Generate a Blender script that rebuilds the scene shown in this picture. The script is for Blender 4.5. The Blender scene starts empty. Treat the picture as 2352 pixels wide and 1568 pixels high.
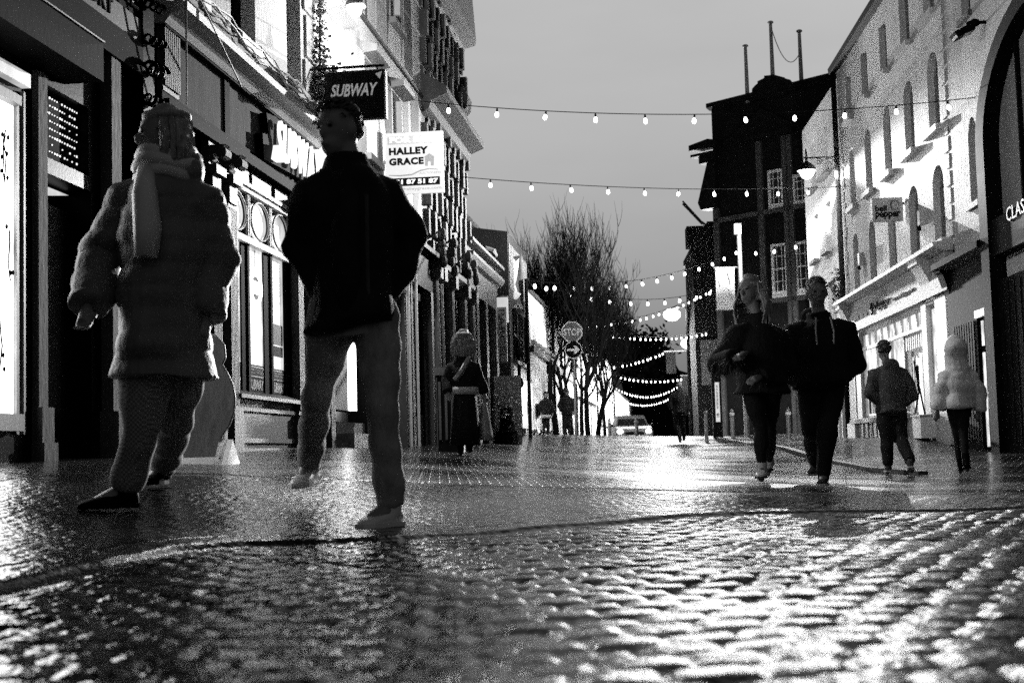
import bpy, bmesh, math, random
import numpy as np
from mathutils import Vector, Matrix
R_ = math.radians
random.seed(7); np.random.seed(7)
sc = bpy.context.scene
# ---------------------------------------------------------------- camera
PITCH, ROLL, CZ, FPX = R_(4.48), R_(1.6), .27, 3267.0
_f = Vector((0, math.cos(PITCH), math.sin(PITCH))); _u0 = Vector((0, -math.sin(PITCH), math.cos(PITCH)))
_r = Vector((math.cos(ROLL), 0, 0)) - math.sin(ROLL) * _u0
_u = Vector((math.sin(ROLL), 0, 0)) + math.cos(ROLL) * _u0
CAM = Vector((0, 0, CZ))
cd = bpy.data.cameras.new('camera'); cam = bpy.data.objects.new('camera', cd); sc.collection.objects.link(cam); sc.camera = cam
cd.sensor_width = 36; cd.lens = 36 * FPX / 2352; cd.clip_start = .05; cd.clip_end = 2000
cam.matrix_world = Matrix(((_r.x, _u.x, -_f.x, 0), (_r.y, _u.y, -_f.y, 0), (_r.z, _u.z, -_f.z, CZ), (0, 0, 0, 1)))
cd.dof.use_dof = True; cd.dof.focus_distance = 14; cd.dof.aperture_fstop = 5.6
# ---------------------------------------------------------------- world (dusk, black and white)
w = bpy.data.worlds.new('World'); sc.world = w; w.use_nodes = True
nt = w.node_tree; nt.nodes.clear()
sky = nt.nodes.new('ShaderNodeTexSky'); sky.sky_type = 'NISHITA'; sky.sun_disc = False
sky.sun_elevation = R_(3); sky.sun_rotation = R_(200); sky.air_density = 1.2; sky.dust_density = 2
bw = nt.nodes.new('ShaderNodeRGBToBW'); gm = nt.nodes.new('ShaderNodeMath'); gm.operation = 'POWER'; gm.inputs[1].default_value = .55
tc = nt.nodes.new('ShaderNodeTexCoord'); sp = nt.nodes.new('ShaderNodeSeparateXYZ'); mr = nt.nodes.new('ShaderNodeMapRange')
mr.inputs[1].default_value = 0; mr.inputs[2].default_value = .35; mr.inputs[3].default_value = 1.5; mr.inputs[4].default_value = 4.3
mu = nt.nodes.new('ShaderNodeMath'); mu.operation = 'MULTIPLY'
bg = nt.nodes.new('ShaderNodeBackground'); bg.inputs[1].default_value = .10; wo = nt.nodes.new('ShaderNodeOutputWorld')
l = nt.links.new
cl = nt.nodes.new('ShaderNodeTexNoise'); cl.inputs['Scale'].default_value = 2.2; cl.inputs['Detail'].default_value = 5; cm = nt.nodes.new('ShaderNodeMapping'); cm.inputs['Scale'].default_value = (1, 1, 3.5)
cr_ = nt.nodes.new('ShaderNodeMapRange'); cr_.inputs[1].default_value = .3; cr_.inputs[2].default_value = .7; cr_.inputs[3].default_value = .88; cr_.inputs[4].default_value = 1.1; mu3 = nt.nodes.new('ShaderNodeMath'); mu3.operation = 'MULTIPLY'
l(tc.outputs['Generated'], cm.inputs[0]); l(cm.outputs[0], cl.inputs['Vector']); l(cl.outputs['Fac'], cr_.inputs[0])
l(sky.outputs[0], bw.inputs[0]); l(bw.outputs[0], gm.inputs[0]); l(tc.outputs['Generated'], sp.inputs[0]); l(sp.outputs[2], mr.inputs[0])
vd = nt.nodes.new('ShaderNodeVectorMath'); vd.operation = 'DOT_PRODUCT'; vd.inputs[1].default_value = (.05, .985, .12)   # afterglow towards the end of the street
m2 = nt.nodes.new('ShaderNodeMapRange'); m2.interpolation_type = 'SMOOTHSTEP'; m2.inputs[1].default_value = .55; m2.inputs[2].default_value = .97; m2.inputs[3].default_value = .17; m2.inputs[4].default_value = 1
mu2 = nt.nodes.new('ShaderNodeMath'); mu2.operation = 'MULTIPLY'; l(tc.outputs['Generated'], vd.inputs[0]); l(vd.outputs['Value'], m2.inputs[0])
l(gm.outputs[0], mu.inputs[0]); l(mr.outputs[0], mu.inputs[1]); l(mu.outputs[0], mu2.inputs[0]); l(m2.outputs[0], mu2.inputs[1]); l(mu2.outputs[0], mu3.inputs[0]); l(cr_.outputs[0], mu3.inputs[1]); l(mu3.outputs[0], bg.inputs[0]); l(bg.outputs[0], wo.inputs[0])
vs_ = sc.view_settings; vs_.view_transform = 'Standard'; vs_.look = 'None'; vs_.exposure = 0; vs_.gamma = 1
sc.cycles.use_denoising = False; sc.cycles.use_adaptive_sampling = False; sc.cycles.max_bounces = 5; sc.cycles.sample_clamp_indirect = 2.5; sc.cycles.sample_clamp_direct = 9; sc.cycles.caustics_reflective = False
sc.cycles.use_light_tree = True
# ---------------------------------------------------------------- geometry helpers
def ray(u, v): return FPX * _f + (u - 1176) * _r - (v - 784) * _u
def at(u, v, D, dy=0):
    d = ray(u, v); return CAM + d * ((D + dy) / d.y)
def Zm(x0, y0, w, px=1568):
    k = w / px
    return lambda x, y: ((x0 + x * k) / 1.63265, (y0 + y * k) / 1.63265)
class Fac:
    def __init__(s, o, d, sg):
        s.o = Vector(o); s.d = Vector(d).normalized(); s.n = Vector((s.d.y, -s.d.x, 0)) * sg
    def p(s, a, n, z): q = s.o + s.d * a + s.n * n; return Vector((q.x, q.y, z))
    def sz(s, u, v, off=0):
        d = ray(u, v); o = s.o + s.n * off; t = (o - CAM).dot(s.n) / d.dot(s.n); p = CAM + d * t
        return (p - s.o).dot(s.d), p.z
FL = Fac((-4.73, 0, 0), (.1175, 1, 0), 1)
FR = Fac((6.97, 0, 0), (.056, 1, 0), -1)
COL = sc.collection
ORI = {}
def tag(o, label=None, cat=None, group=None, kind=None):
    if label: o['label'] = label
    if cat: o['category'] = cat
    if group: o['group'] = group
    if kind: o['kind'] = kind
    return o
def thing(name, loc, label, cat, group=None):
    o = bpy.data.objects.new(name, None); COL.objects.link(o); o.location = loc; o.empty_display_size = .2
    ORI[o] = Vector(loc); return tag(o, label, cat, group)
class MB:
    def __init__(s): s.v = []; s.f = []
    def add(s, vs, fs):
        b = len(s.v); s.v += [tuple(x) for x in vs]; s.f += [tuple(b + i for i in f) for f in fs]; return s
    def hexa(s, c):
        return s.add(c, [(0, 3, 2, 1), (4, 5, 6, 7), (0, 1, 5, 4), (1, 2, 6, 5), (2, 3, 7, 6), (3, 0, 4, 7)])
    def box(s, x0, x1, y0, y1, z0, z1):
        return s.hexa([(x0, y0, z0), (x1, y0, z0), (x1, y1, z0), (x0, y1, z0), (x0, y0, z1), (x1, y0, z1), (x1, y1, z1), (x0, y1, z1)])
    def fb(s, F, a0, a1, n0, n1, z0, z1):
        return s.hexa([F.p(a0, n0, z0), F.p(a1, n0, z0), F.p(a1, n1, z0), F.p(a0, n1, z0), F.p(a0, n0, z1), F.p(a1, n0, z1), F.p(a1, n1, z1), F.p(a0, n1, z1)])
    def prism(s, poly, vec):
        n = len(poly); vec = Vector(vec); vs = [Vector(p) for p in poly]; vs += [p + vec for p in vs]
        return s.add(vs, [tuple(range(n))[::-1], tuple(range(n, 2 * n))] + [(i, (i + 1) % n, n + (i + 1) % n, n + i) for i in range(n)])
    def fpoly(s, F, pts, n0, n1):
        return s.prism([F.p(a, n0, z) for a, z in pts], F.n * (n1 - n0))
    def profile(s, F, a0, a1, pr):   # pr: list of (n, z) closed polygon swept along s
        return s.prism([F.p(a0, n, z) for n, z in pr], F.d * (a1 - a0))
    def rings(s, R, cap=True):
        k = len(R[0]); vs = [p for r in R for p in r]; fs = []
        for i in range(len(R) - 1):
            for j in range(k): fs.append((i * k + j, i * k + (j + 1) % k, (i + 1) * k + (j + 1) % k, (i + 1) * k + j))
        if cap: fs += [tuple(range(k))[::-1], tuple((len(R) - 1) * k + j for j in range(k))]
        return s.add(vs, fs)
    def tube(s, pts, r, k=8, cap=True):
        pts = [Vector(p) for p in pts]
        if not isinstance(r, (list, tuple)): r = [r] * len(pts)
        R = []; prev = None
        for i, p in enumerate(pts):
            t = (pts[min(i + 1, len(pts) - 1)] - pts[max(i - 1, 0)])
            t = t.normalized() if t.length > 1e-9 else Vector((0, 0, 1))
            if prev is None:
                a = Vector((0, 0, 1)) if abs(t.z) < .9 else Vector((1, 0, 0)); x = a.cross(t).normalized()
            else:
                x = (prev - t * prev.dot(t)).normalized()
            prev = x; y = t.cross(x)
            R.append([p + (x * math.cos(2 * math.pi * j / k) + y * math.sin(2 * math.pi * j / k)) * r[i] for j in range(k)])
        return s.rings(R, cap)
    def ball(s, c, r, k=12, m=8, X=Vector((1, 0, 0)), Y=Vector((0, 1, 0)), Zv=Vector((0, 0, 1))):
        c = Vector(c)
        if not isinstance(r, (list, tuple)): r = (r, r, r)
        R = []
        for i in range(m + 1):
            th = math.pi * (i + .02 * (i == 0) - .02 * (i == m)) / m
            R.append([c + X * (r[0] * math.sin(th) * math.cos(2 * math.pi * j / k)) + Y * (r[1] * math.sin(th) * math.sin(2 * math.pi * j / k)) - Zv * (r[2] * math.cos(th)) for j in range(k)])
        return s.rings(R)
    def lathe(s, c, prof, k=16):
        c = Vector(c)
        return s.rings([[c + Vector((r * math.cos(2 * math.pi * j / k), r * math.sin(2 * math.pi * j / k), z)) for j in range(k)] for r, z in prof])
    def build(s, name, m, parent=None, smooth=False, loc=None):
        me = bpy.data.meshes.new(name); root = parent
        while root is not None and root.parent is not None: root = root.parent
        o0 = ORI.get(root, Vector((0, 0, 0))) if root is not None else Vector(loc or (0, 0, 0))
        V = np.array(s.v, dtype=float).reshape(-1, 3) - np.array(o0)
        me.from_pydata(V.tolist(), [], s.f); me.validate()
        if len(s.f) < 60000:
            bm = bmesh.new(); bm.from_mesh(me); bmesh.ops.recalc_face_normals(bm, faces=bm.faces); bm.to_mesh(me); bm.free()
        if smooth: me.polygons.foreach_set('use_smooth', [True] * len(me.polygons))
        o = bpy.data.objects.new(name, me); COL.objects.link(o); o.parent = parent
        if parent is None: o.location = o0; ORI[o] = o0
        me.materials.append(m); return o
def lerp(a, b, t): return a + (b - a) * t
# ---------------------------------------------------------------- materials (all neutral greys)
def mat(name, col, rough=.7, var=.3, scale=3., streak=1., bump=.0, bscale=40., metal=0., spec=.5, extra=None):
    m = bpy.data.materials.new(name); m.use_nodes = True; t = m.node_tree; b = t.nodes['Principled BSDF']; l = t.links.new
    b.inputs['Roughness'].default_value = rough; b.inputs['Metallic'].default_value = metal; b.inputs['Specular IOR Level'].default_value = spec
    g = t.nodes.new('ShaderNodeNewGeometry'); mp = t.nodes.new('ShaderNodeMapping'); mp.inputs['Scale'].default_value = (1, 1, streak)
    l(g.outputs['Position'], mp.inputs[0])
    n = t.nodes.new('ShaderNodeTexNoise'); n.inputs['Scale'].default_value = scale; n.inputs['Detail'].default_value = 9; n.inputs['Roughness'].default_value = .7
    l(mp.outputs[0], n.inputs['Vector'])
    r = t.nodes.new('ShaderNodeMapRange'); r.inputs[1].default_value = .3; r.inputs[2].default_value = .7
    r.inputs[3].default_value = col * (1 - var); r.inputs[4].default_value = col * (1 + var); l(n.outputs['Fac'], r.inputs[0])
    l(r.outputs[0], b.inputs['Base Color'])
    if bump:
        n2 = t.nodes.new('ShaderNodeTexNoise'); n2.inputs['Scale'].default_value = bscale; n2.inputs['Detail'].default_value = 4; l(mp.outputs[0], n2.inputs['Vector'])
        bp = t.nodes.new('ShaderNodeBump'); bp.inputs['Strength'].default_value = bump; bp.inputs['Distance'].default_value = .02
        l(n2.outputs['Fac'], bp.inputs['Height']); l(bp.outputs[0], b.inputs['Normal'])
    return m
def emit(name, strength, var=0, scale=3., base=.5):
    m = bpy.data.materials.new(name); m.use_nodes = True; t = m.node_tree; b = t.nodes['Principled BSDF']; l = t.links.new
    b.inputs['Base Color'].default_value = (base, base, base, 1); b.inputs['Emission Color'].default_value = (1, 1, 1, 1)
    b.inputs['Emission Strength'].default_value = strength
    if var:
        g = t.nodes.new('ShaderNodeNewGeometry'); n = t.nodes.new('ShaderNodeTexNoise'); n.inputs['Scale'].default_value = scale; l(g.outputs['Position'], n.inputs['Vector'])
        r = t.nodes.new('ShaderNodeMapRange'); r.inputs[1].default_value = .35; r.inputs[2].default_value = .65
        r.inputs[3].default_value = strength * (1 - var); r.inputs[4].default_value = strength * (1 + var); l(n.outputs['Fac'], r.inputs[0]); l(r.outputs[0], b.inputs['Emission Strength'])
    return m
M = {}
M['plaster'] = mat('pale_plaster', .66, .8, .28, 1.6, .12, .35, 30)
M['plaster2'] = mat('grey_plaster', .5, .8, .28, 1.6, .12, .25, 30)
M['plaster3'] = mat('white_render', .66, .8, .22, 1.5, .15, .2, 25)
M['stone'] = mat('dark_stone', .05, .75, .5, 4, .4, .4, 20)
M['stone2'] = mat('mid_stone', .10, .7, .45, 5, .35, .4, 20)
M['hall'] = mat('soot_stone', .010, .9, .4, 2, 1, .3, 12, spec=.05)
M['black'] = mat('black_paint', .004, .7, .4, 8, .5, .05, 20, spec=.03)
M['gloss'] = mat('black_gloss', .004, .35, .3, 8, 1, .05, 30, spec=.03)
M['wood'] = mat('painted_timber', .07, .55, .35, 9, .3, .1, 40, spec=.25)
M['panel'] = mat('fascia_panel', .42, .45, .3, 5, .25, .15, 30)
M['fascia'] = mat('weathered_fascia', .17, .8, .4, 4, .25, .2, 30, spec=.06)
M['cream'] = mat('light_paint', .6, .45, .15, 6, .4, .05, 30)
M['grey'] = mat('grey_paint', .2, .5, .2, 6, .4, .05, 30)
M['glass'] = mat('dark_glass', .01, .06, .2, 2, 1, 0, spec=.8)
M['blind'] = mat('window_blind', .3, .35, .2, 3, .3, .0)
M['metal'] = mat('grey_metal', .3, .35, .2, 10, 1, .05, 60, metal=.8)
M['white'] = mat('white_paint', .8, .4, .06, 5, 1, .0)
M['cable'] = mat('grey_cable', .25, .5, .2, 10)
M['ivy'] = mat('ivy_leaf', .07, .6, .5, 30)
M['bark'] = mat('tree_bark', .003, .9, .4, 20, .3, .4, 60, spec=.05)
M['slate'] = mat('slate_roof', .01, .6, .4, 6, 1, .4, 30)
M['skin'] = mat('skin', .22, .5, .12, 20)
M['hairD'] = mat('dark_hair', .015, .5, .4, 60, .2, .3, 80)
M['hairL'] = mat('light_hair', .3, .45, .6, 70, .15, .5, 90)
M['cloD'] = mat('dark_cloth', .010, .8, .4, 14, .6, .5, 60, spec=.2)
M['cloG'] = mat('grey_cloth', .06, .8, .4, 14, .6, .5, 60, spec=.2)
M['cloJ'] = mat('faded_denim', .32, .8, .4, 18, .4, .4, 90, spec=.2)
M['cloL'] = mat('pale_puffer', .13, .55, .3, 8, .7, .4, 30)
M['cloW'] = mat('white_puffer', .82, .5, .15, 8, .7, .4, 30)
M['fur'] = mat('dark_fur', .02, .6, .4, 60)
M['bag'] = mat('pale_bag', .35, .4, .2, 8)
M['lit'] = emit('lit_window', .85, .5, 2.6)
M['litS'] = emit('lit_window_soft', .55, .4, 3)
M['litX'] = emit('bright_interior', 5.0, .6, 2)
M['neon'] = emit('neon_tube', 4)
M['bulb'] = emit('festoon_bulb_glass', 14)
M['lampX'] = emit('street_lamp_glass', 420)
M['lampW'] = emit('bracket_lamp_glass', 90)
M['head'] = emit('headlight_lens', 500)
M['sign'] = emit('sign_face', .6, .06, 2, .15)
M['letters'] = emit('letter_face', 1.2); M['dimletters'] = emit('dim_letter_face', .16)
for k_ in ('bulb', 'lampX', 'lampW', 'head', 'neon', 'sign', 'litS', 'letters'): M[k_].cycles.emission_sampling = 'NONE'
def checkmat():
    m = bpy.data.materials.new('checked_cloth'); m.use_nodes = True; t = m.node_tree; b = t.nodes['Principled BSDF']; l = t.links.new
    b.inputs['Roughness'].default_value = .85
    g = t.nodes.new('ShaderNodeNewGeometry'); c = t.nodes.new('ShaderNodeTexChecker'); c.inputs['Scale'].default_value = 100
    c.inputs[1].default_value = (.26,) * 3 + (1,); c.inputs[2].default_value = (.09,) * 3 + (1,)
    l(g.outputs['Position'], c.inputs[0]); l(c.outputs[0], b.inputs['Base Color']); return m
M['check'] = checkmat()
def groundmat(name, near):
    m = bpy.data.materials.new(name); m.use_nodes = True; t = m.node_tree; b = t.nodes['Principled BSDF']; l = t.links.new; N = t.nodes.new
    g = N('ShaderNodeNewGeometry')
    n0 = N('ShaderNodeTexNoise'); n0.inputs['Scale'].default_value = .55; n0.inputs['Detail'].default_value = 5; l(g.outputs['Position'], n0.inputs['Vector'])
    n1 = N('ShaderNodeTexNoise'); n1.inputs['Scale'].default_value = 24 if near else 10; n1.inputs['Detail'].default_value = 2.5; n1.inputs['Roughness'].default_value = .6; l(g.outputs['Position'], n1.inputs['Vector'])
    c = N('ShaderNodeMapRange'); c.inputs[3].default_value = .006; c.inputs[4].default_value = .03; l(n1.outputs['Fac'], c.inputs[0]); l(c.outputs[0], b.inputs['Base Color'])
    r = N('ShaderNodeMapRange'); r.inputs[1].default_value = .35; r.inputs[2].default_value = .65; r.inputs[3].default_value = .06; r.inputs[4].default_value = .25
    l(n0.outputs['Fac'], r.inputs[0]); l(r.outputs[0], b.inputs['Roughness'])
    b.inputs['IOR'].default_value = 1.45
    bp = N('ShaderNodeBump'); bp.inputs['Distance'].default_value = .009 if near else .022; bp.inputs['Strength'].default_value = .9
    l(n1.outputs['Fac'], bp.inputs['Height'])
    last = bp
    if not near:
        mp = N('ShaderNodeMapping'); mp.inputs['Rotation'].default_value = (0, 0, R_(-3)); l(g.outputs['Position'], mp.inputs[0])
        br = N('ShaderNodeTexBrick'); br.inputs['Scale'].default_value = 1; br.inputs['Brick Width'].default_value = .12; br.inputs['Row Height'].default_value = .12
        br.inputs['Mortar Size'].default_value = .012; br.inputs['Mortar Smooth'].default_value = .6
        br.inputs[1].default_value = (.9,) * 3 + (1,); br.inputs[2].default_value = (.6,) * 3 + (1,); br.inputs[3].default_value = (0, 0, 0, 1)
        l(mp.outputs[0], br.inputs[0])
        b2 = N('ShaderNodeBump'); b2.inputs['Distance'].default_value = .012; b2.inputs['Strength'].default_value = .8
        l(br.outputs[0], b2.inputs['Height']); l(bp.outputs[0], b2.inputs['Normal']); last = b2
    l(last.outputs[0], b.inputs['Normal'])
    return m
# ---------------------------------------------------------------- ground height
ctl = []
for u, v, D in [(885, 1208, 5.8), (245, 1170, 6.25), (360, 1112, 7.2), (1750, 1108, 11.6), (1888, 1122, 12.), (2040, 1090, 18.9), (2212, 1092, 17.6), (1070, 1045, 18.1), (1565, 1019, 41.),
                (1190, 1000, 44), (1300, 999, 47), (1400, 999, 50), (1563, 1000, 50), (1680, 1000, 48), (1800, 1001, 45), (1925, 1003, 41), (430, 1063, 10.4), (1300, 1040, 26), (1650, 1006, 44)]:
    p = at(u, v, D); ctl.append(tuple(p))
for s_, z in [(5, .2), (10, .30), (15, .37), (20, .42), (27.6, .52), (35, .5), (43, .8)]:
    p = FL.p(s_, 0, z); ctl.append(tuple(p))
for s_, z in [(12, .0), (20, .03), (24, .06), (26, .10), (29.7, .38), (33, .40), (38.5, .45), (45, .6)]:
    p = FR.p(s_, 0, z); ctl.append(tuple(p))
ctl += [(-1, 1.5, 0), (1, 1.5, 0), (0, 3, 0), (1.5, 4, -.01), (-1.2, 3.5, .0), (3, 7, -.05), (0, -4, 0), (6, 2, 0), (-4, 1, .1)]
ctl = np.array(ctl); n_ = len(ctl)
def _U(r2): return np.where(r2 > 1e-9, .5 * r2 * np.log(r2 + 1e-12), 0)
K = _U(((ctl[:, None, :2] - ctl[None, :, :2]) ** 2).sum(-1)) + np.eye(n_) * .3
Pm = np.c_[np.ones(n_), ctl[:, :2]]
Asys = np.zeros((n_ + 3, n_ + 3)); Asys[:n_, :n_] = K; Asys[:n_, n_:] = Pm; Asys[n_:, :n_] = Pm.T
sol = np.linalg.solve(Asys, np.r_[ctl[:, 2], 0, 0, 0])
KERB = np.array([(-1.32, 0), (-1.25, 3.2), (-1.12, 4.7), (-.95, 5.0), (-.45, 5.25), (.13, 5.75), (1.03, 6.45), (2.4, 6.6), (6, 6.8)])
def tps(x, y):
    x = np.asarray(x, float); y = np.asarray(y, float); sh = x.shape; x = x.ravel(); y = y.ravel(); out = np.zeros(len(x))
    for i in range(0, len(x), 20000):
        X = x[i:i + 20000]; Y = y[i:i + 20000]
        out[i:i + 20000] = _U((X[:, None] - ctl[None, :, 0]) ** 2 + (Y[:, None] - ctl[None, :, 1]) ** 2) @ sol[:n_] + sol[n_] + sol[n_ + 1] * X + sol[n_ + 2] * Y
    return out.reshape(sh)
def gz(x, y):
    x = np.asarray(x, float); y = np.asarray(y, float)
    yc = np.clip(y, -6, 48); xc = np.clip(x, -7 + .1 * yc, 10.5)
    z = tps(xc, yc)
    yy = np.maximum(y - 46, 0)
    z = z - .00045 * np.minimum(yy, 40) ** 2 - .036 * np.maximum(yy - 40, 0)
    return np.maximum(z, -3.2) 
def kerbd(x, y):
    best = np.full(x.shape, 1e9); side = np.zeros(x.shape)
    for (ax, ay), (bx, by) in zip(KERB[:-1], KERB[1:]):
        dx, dy = bx - ax, by - ay; L2 = dx * dx + dy * dy; t = np.clip(((x - ax) * dx + (y - ay) * dy) / L2, 0, 1)
        d = np.hypot(x - ax - t * dx, y - ay - t * dy); c = (dx * (y - ay) - dy * (x - ax)) / math.sqrt(L2)
        m = d < best; best = np.where(m, d, best); side = np.where(m, np.sign(c), side)
    return best * side
def G(x, y): return float(gz(np.array([x]), np.array([y]))[0])
def grid_obj(name, m, xs, ys, H):
    X, Y = np.meshgrid(xs, ys); Zh = H(X, Y); nx, ny = len(xs), len(ys)
    V = np.c_[X.ravel(), Y.ravel(), Zh.ravel()]
    i = np.arange((nx) * (ny)).reshape(ny, nx); Fq = np.stack([i[:-1, :-1], i[:-1, 1:], i[1:, 1:], i[1:, :-1]], -1).reshape(-1, 4)
    me = bpy.data.meshes.new(name); me.vertices.add(len(V)); me.vertices.foreach_set('co', V.ravel())
    me.loops.add(Fq.size); me.loops.foreach_set('vertex_index', Fq.ravel()); me.polygons.add(len(Fq))
    me.polygons.foreach_set('loop_start', np.arange(0, Fq.size, 4)); me.polygons.foreach_set('loop_total', np.full(len(Fq), 4))
    me.update(); me.validate(); me.polygons.foreach_set('use_smooth', [True] * len(me.polygons))
    o = bpy.data.objects.new(name, me); COL.objects.link(o); me.materials.append(m); return o
def Hfar(X, Y):
    z = gz(X, Y); inn = (X > -2.5) & (X < 3.1) & (Y > 1.3) & (Y < 8.1)
    return np.where(inn, z - .12, z)
tag(grid_obj('ground', groundmat('wet_setts', False), np.r_[np.arange(-60, -8, 4), np.arange(-8, 14, .25), np.arange(14, 61, 4)], np.r_[np.arange(-8, 60, .25), np.arange(60, 400, 4)], Hfar), kind='structure')
def Hnear(X, Y):
    z = gz(X, Y)
    a = R_(-3.); xr = X * math.cos(a) - Y * math.sin(a); yr = X * math.sin(a) + Y * math.cos(a)
    W, Dp = .115, .115
    row = np.floor(yr / Dp); rh = (np.sin(row * 12.9898) * 43758.5453) % 1
    xo = xr / W + .5 * (row % 2) + .25 * rh; c = np.floor(xo); h = (np.sin(c * 78.233 + row * 37.719) * 43758.5453) % 1; h2 = (np.sin(c * 12.11 + row * 91.7) * 15731.743) % 1; h3 = (np.sin(c * 45.1 + row * 7.77) * 9731.1) % 1
    fx = (xo - c) ; fy = yr / Dp - row
    ex = np.minimum(fx, 1 - fx) * W; ey = np.minimum(fy, 1 - fy) * Dp; e = np.minimum(ex, ey) - .004 - .003 * h3
    prof = 1 - np.exp(-np.maximum(e, 0) / .0045)
    k = kerbd(X, Y); up = 1 / (1 + np.exp(-np.clip(k / .004, -40, 40)))
    pud = .5 + .5 * np.sin(X * 1.9 + 2 * np.sin(Y * .9)) * np.sin(Y * 2.3 + X * 1.1); rel = (.0045 + .0065 * pud) * (1 - up) + .0025 * up
    st = prof * rel + ((h - .5) * .005 + (fx - .5) * (h2 - .5) * .009 + (fy - .5) * (h3 - .5) * .009) * (1 - .75 * up)
    st = st * np.clip((np.abs(k + .04) - .02) / .06, .3, 1)
    und = .006 * np.sin(X * 5.1 + 1.3 * np.sin(Y * 2.2)) * np.sin(Y * 3.7 + X)
    kx = .4 + .15 / (1 + np.exp((X + .6) / .25)); gut = (-.012 * np.exp(-((k + .05) / .03) ** 2) - .034 * (1 - up)) * kx
    bd = np.minimum(np.minimum(X + 2.6, 3.2 - X), np.minimum(Y - 1.15, 8.2 - Y)); fade = np.clip(bd / .3, 0, 1)
    jo = -.01 * np.exp(-((k - .18) / .006) ** 2) * up
    return z + (st + und + gut + jo) * fade
nearg = grid_obj('paving', groundmat('wet_sett_stone', True), np.arange(-2.6, 3.201, .0125), np.arange(1.15, 8.201, .0125), Hnear)
tag(nearg, kind='structure')
# kerb line on the right pavement
pk = [at(u, v, D) for u, v, D in [(1650, 1006, 44), (1700, 1018, 37), (1800, 1036, 28), (1900, 1052, 23), (2000, 1068, 20), (2120, 1076, 18.5)]]
mb = MB()
for i in range(len(pk) - 1):
    a, b = pk[i].copy(), pk[i + 1].copy(); a.z = G(a.x, a.y); b.z = G(b.x, b.y)
    d = (b - a).normalized(); n = Vector((-d.y, d.x, 0)) * .07
    mb.hexa([a - n - Vector((0, 0, .1)), b - n - Vector((0, 0, .1)), b + n - Vector((0, 0, .1)), a + n - Vector((0, 0, .1)), a - n + Vector((0, 0, .05)), b - n + Vector((0, 0, .05)), b + n + Vector((0, 0, .05)), a + n + Vector((0, 0, .05))])
tag(mb.build('kerb', M['stone2']), kind='structure')
# ---------------------------------------------------------------- text
def text_mesh(s, shear=0, bold=0.0, space=1.0):
    c = bpy.data.curves.new('t', 'FONT'); c.body = s; c.size = 1; c.shear = shear; c.offset = bold; c.space_character = space; c.resolution_u = 3
    o = bpy.data.objects.new('t', c); COL.objects.link(o); dg = bpy.context.evaluated_depsgraph_get()
    me = bpy.data.meshes.new_from_object(o.evaluated_get(dg)); V = [v.co.copy() for v in me.vertices]; Fq = [tuple(p.vertices) for p in me.polygons]
    bpy.data.objects.remove(o); bpy.data.curves.remove(c); bpy.data.meshes.remove(me); return V, Fq
def text(mb, s, o, X, Y, thick=.004, shear=0, bold=0., fit='both', space=1.0):
    """letters filling the parallelogram with corner o, width vector X, height vector Y"""
    V, Fq = text_mesh(s, shear, bold, space)
    x0 = min(v.x for v in V); x1 = max(v.x for v in V); y0 = min(v.y for v in V); y1 = max(v.y for v in V)
    n = X.cross(Y).normalized() * thick
    W = [o + X * ((v.x - x0) / (x1 - x0)) + Y * ((v.y - y0) / (y1 - y0)) for v in V]; k = len(W)
    from collections import Counter
    ed = Counter(); 
    for f in Fq:
        for i in range(len(f)): ed[tuple(sorted((f[i], f[(i + 1) % len(f)])))] += 1
    fs = [f for f in Fq] + [tuple(k + i for i in f)[::-1] for f in Fq] + [(a, b, k + b, k + a) for (a, b), c in ed.items() if c == 1]
    mb.add(W + [p - n for p in W], fs); return mb
# ---------------------------------------------------------------- facade helpers
def wallholes(mb, F, s0, s1, z0, z1, holes, n=0, dep=.28):
    xs = sorted({s0, s1} | {h[0] for h in holes} | {h[1] for h in holes}); zs = sorted({z0, z1} | {h[2] for h in holes} | {h[3] for h in holes})
    for i in range(len(xs) - 1):
        for j in range(len(zs) - 1):
            cx, cz = (xs[i] + xs[i + 1]) / 2, (zs[j] + zs[j + 1]) / 2
            if cx < s0 or cx > s1 or cz < z0 or cz > z1 or any(h[0] < cx < h[1] and h[2] < cz < h[3] for h in holes): continue
            mb.add([F.p(xs[i], n, zs[j]), F.p(xs[i + 1], n, zs[j]), F.p(xs[i + 1], n, zs[j + 1]), F.p(xs[i], n, zs[j + 1])], [(0, 1, 2, 3)])
    for h in holes:
        a, b, c, d = h[:4]; ah = h[4] if len(h) > 4 else 0
        q = [(a, c), (b, c), (b, d), (a, d)]
        if ah:
            m_ = (a + b) / 2; r = (b - a) / 2
            arc = [(m_ + r * math.cos(t), d - ah + ah * math.sin(t)) for t in [math.pi * k / 12 for k in range(13)]]
            mb.add([F.p(b, n, d)] + [F.p(x, n, z) for x, z in arc[:7]], [tuple(range(8))])
            mb.add([F.p(a, n, d)] + [F.p(x, n, z) for x, z in arc[6:]], [tuple(range(8))])
            q = [(a, c), (b, c)] + arc
        for i in range(len(q)):
            p0, p1 = q[i], q[(i + 1) % len(q)]
            mb.add([F.p(p0[0], n, p0[1]), F.p(p1[0], n, p1[1]), F.p(p1[0], n - dep, p1[1]), F.p(p0[0], n - dep, p0[1])], [(0, 1, 2, 3)])
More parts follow.
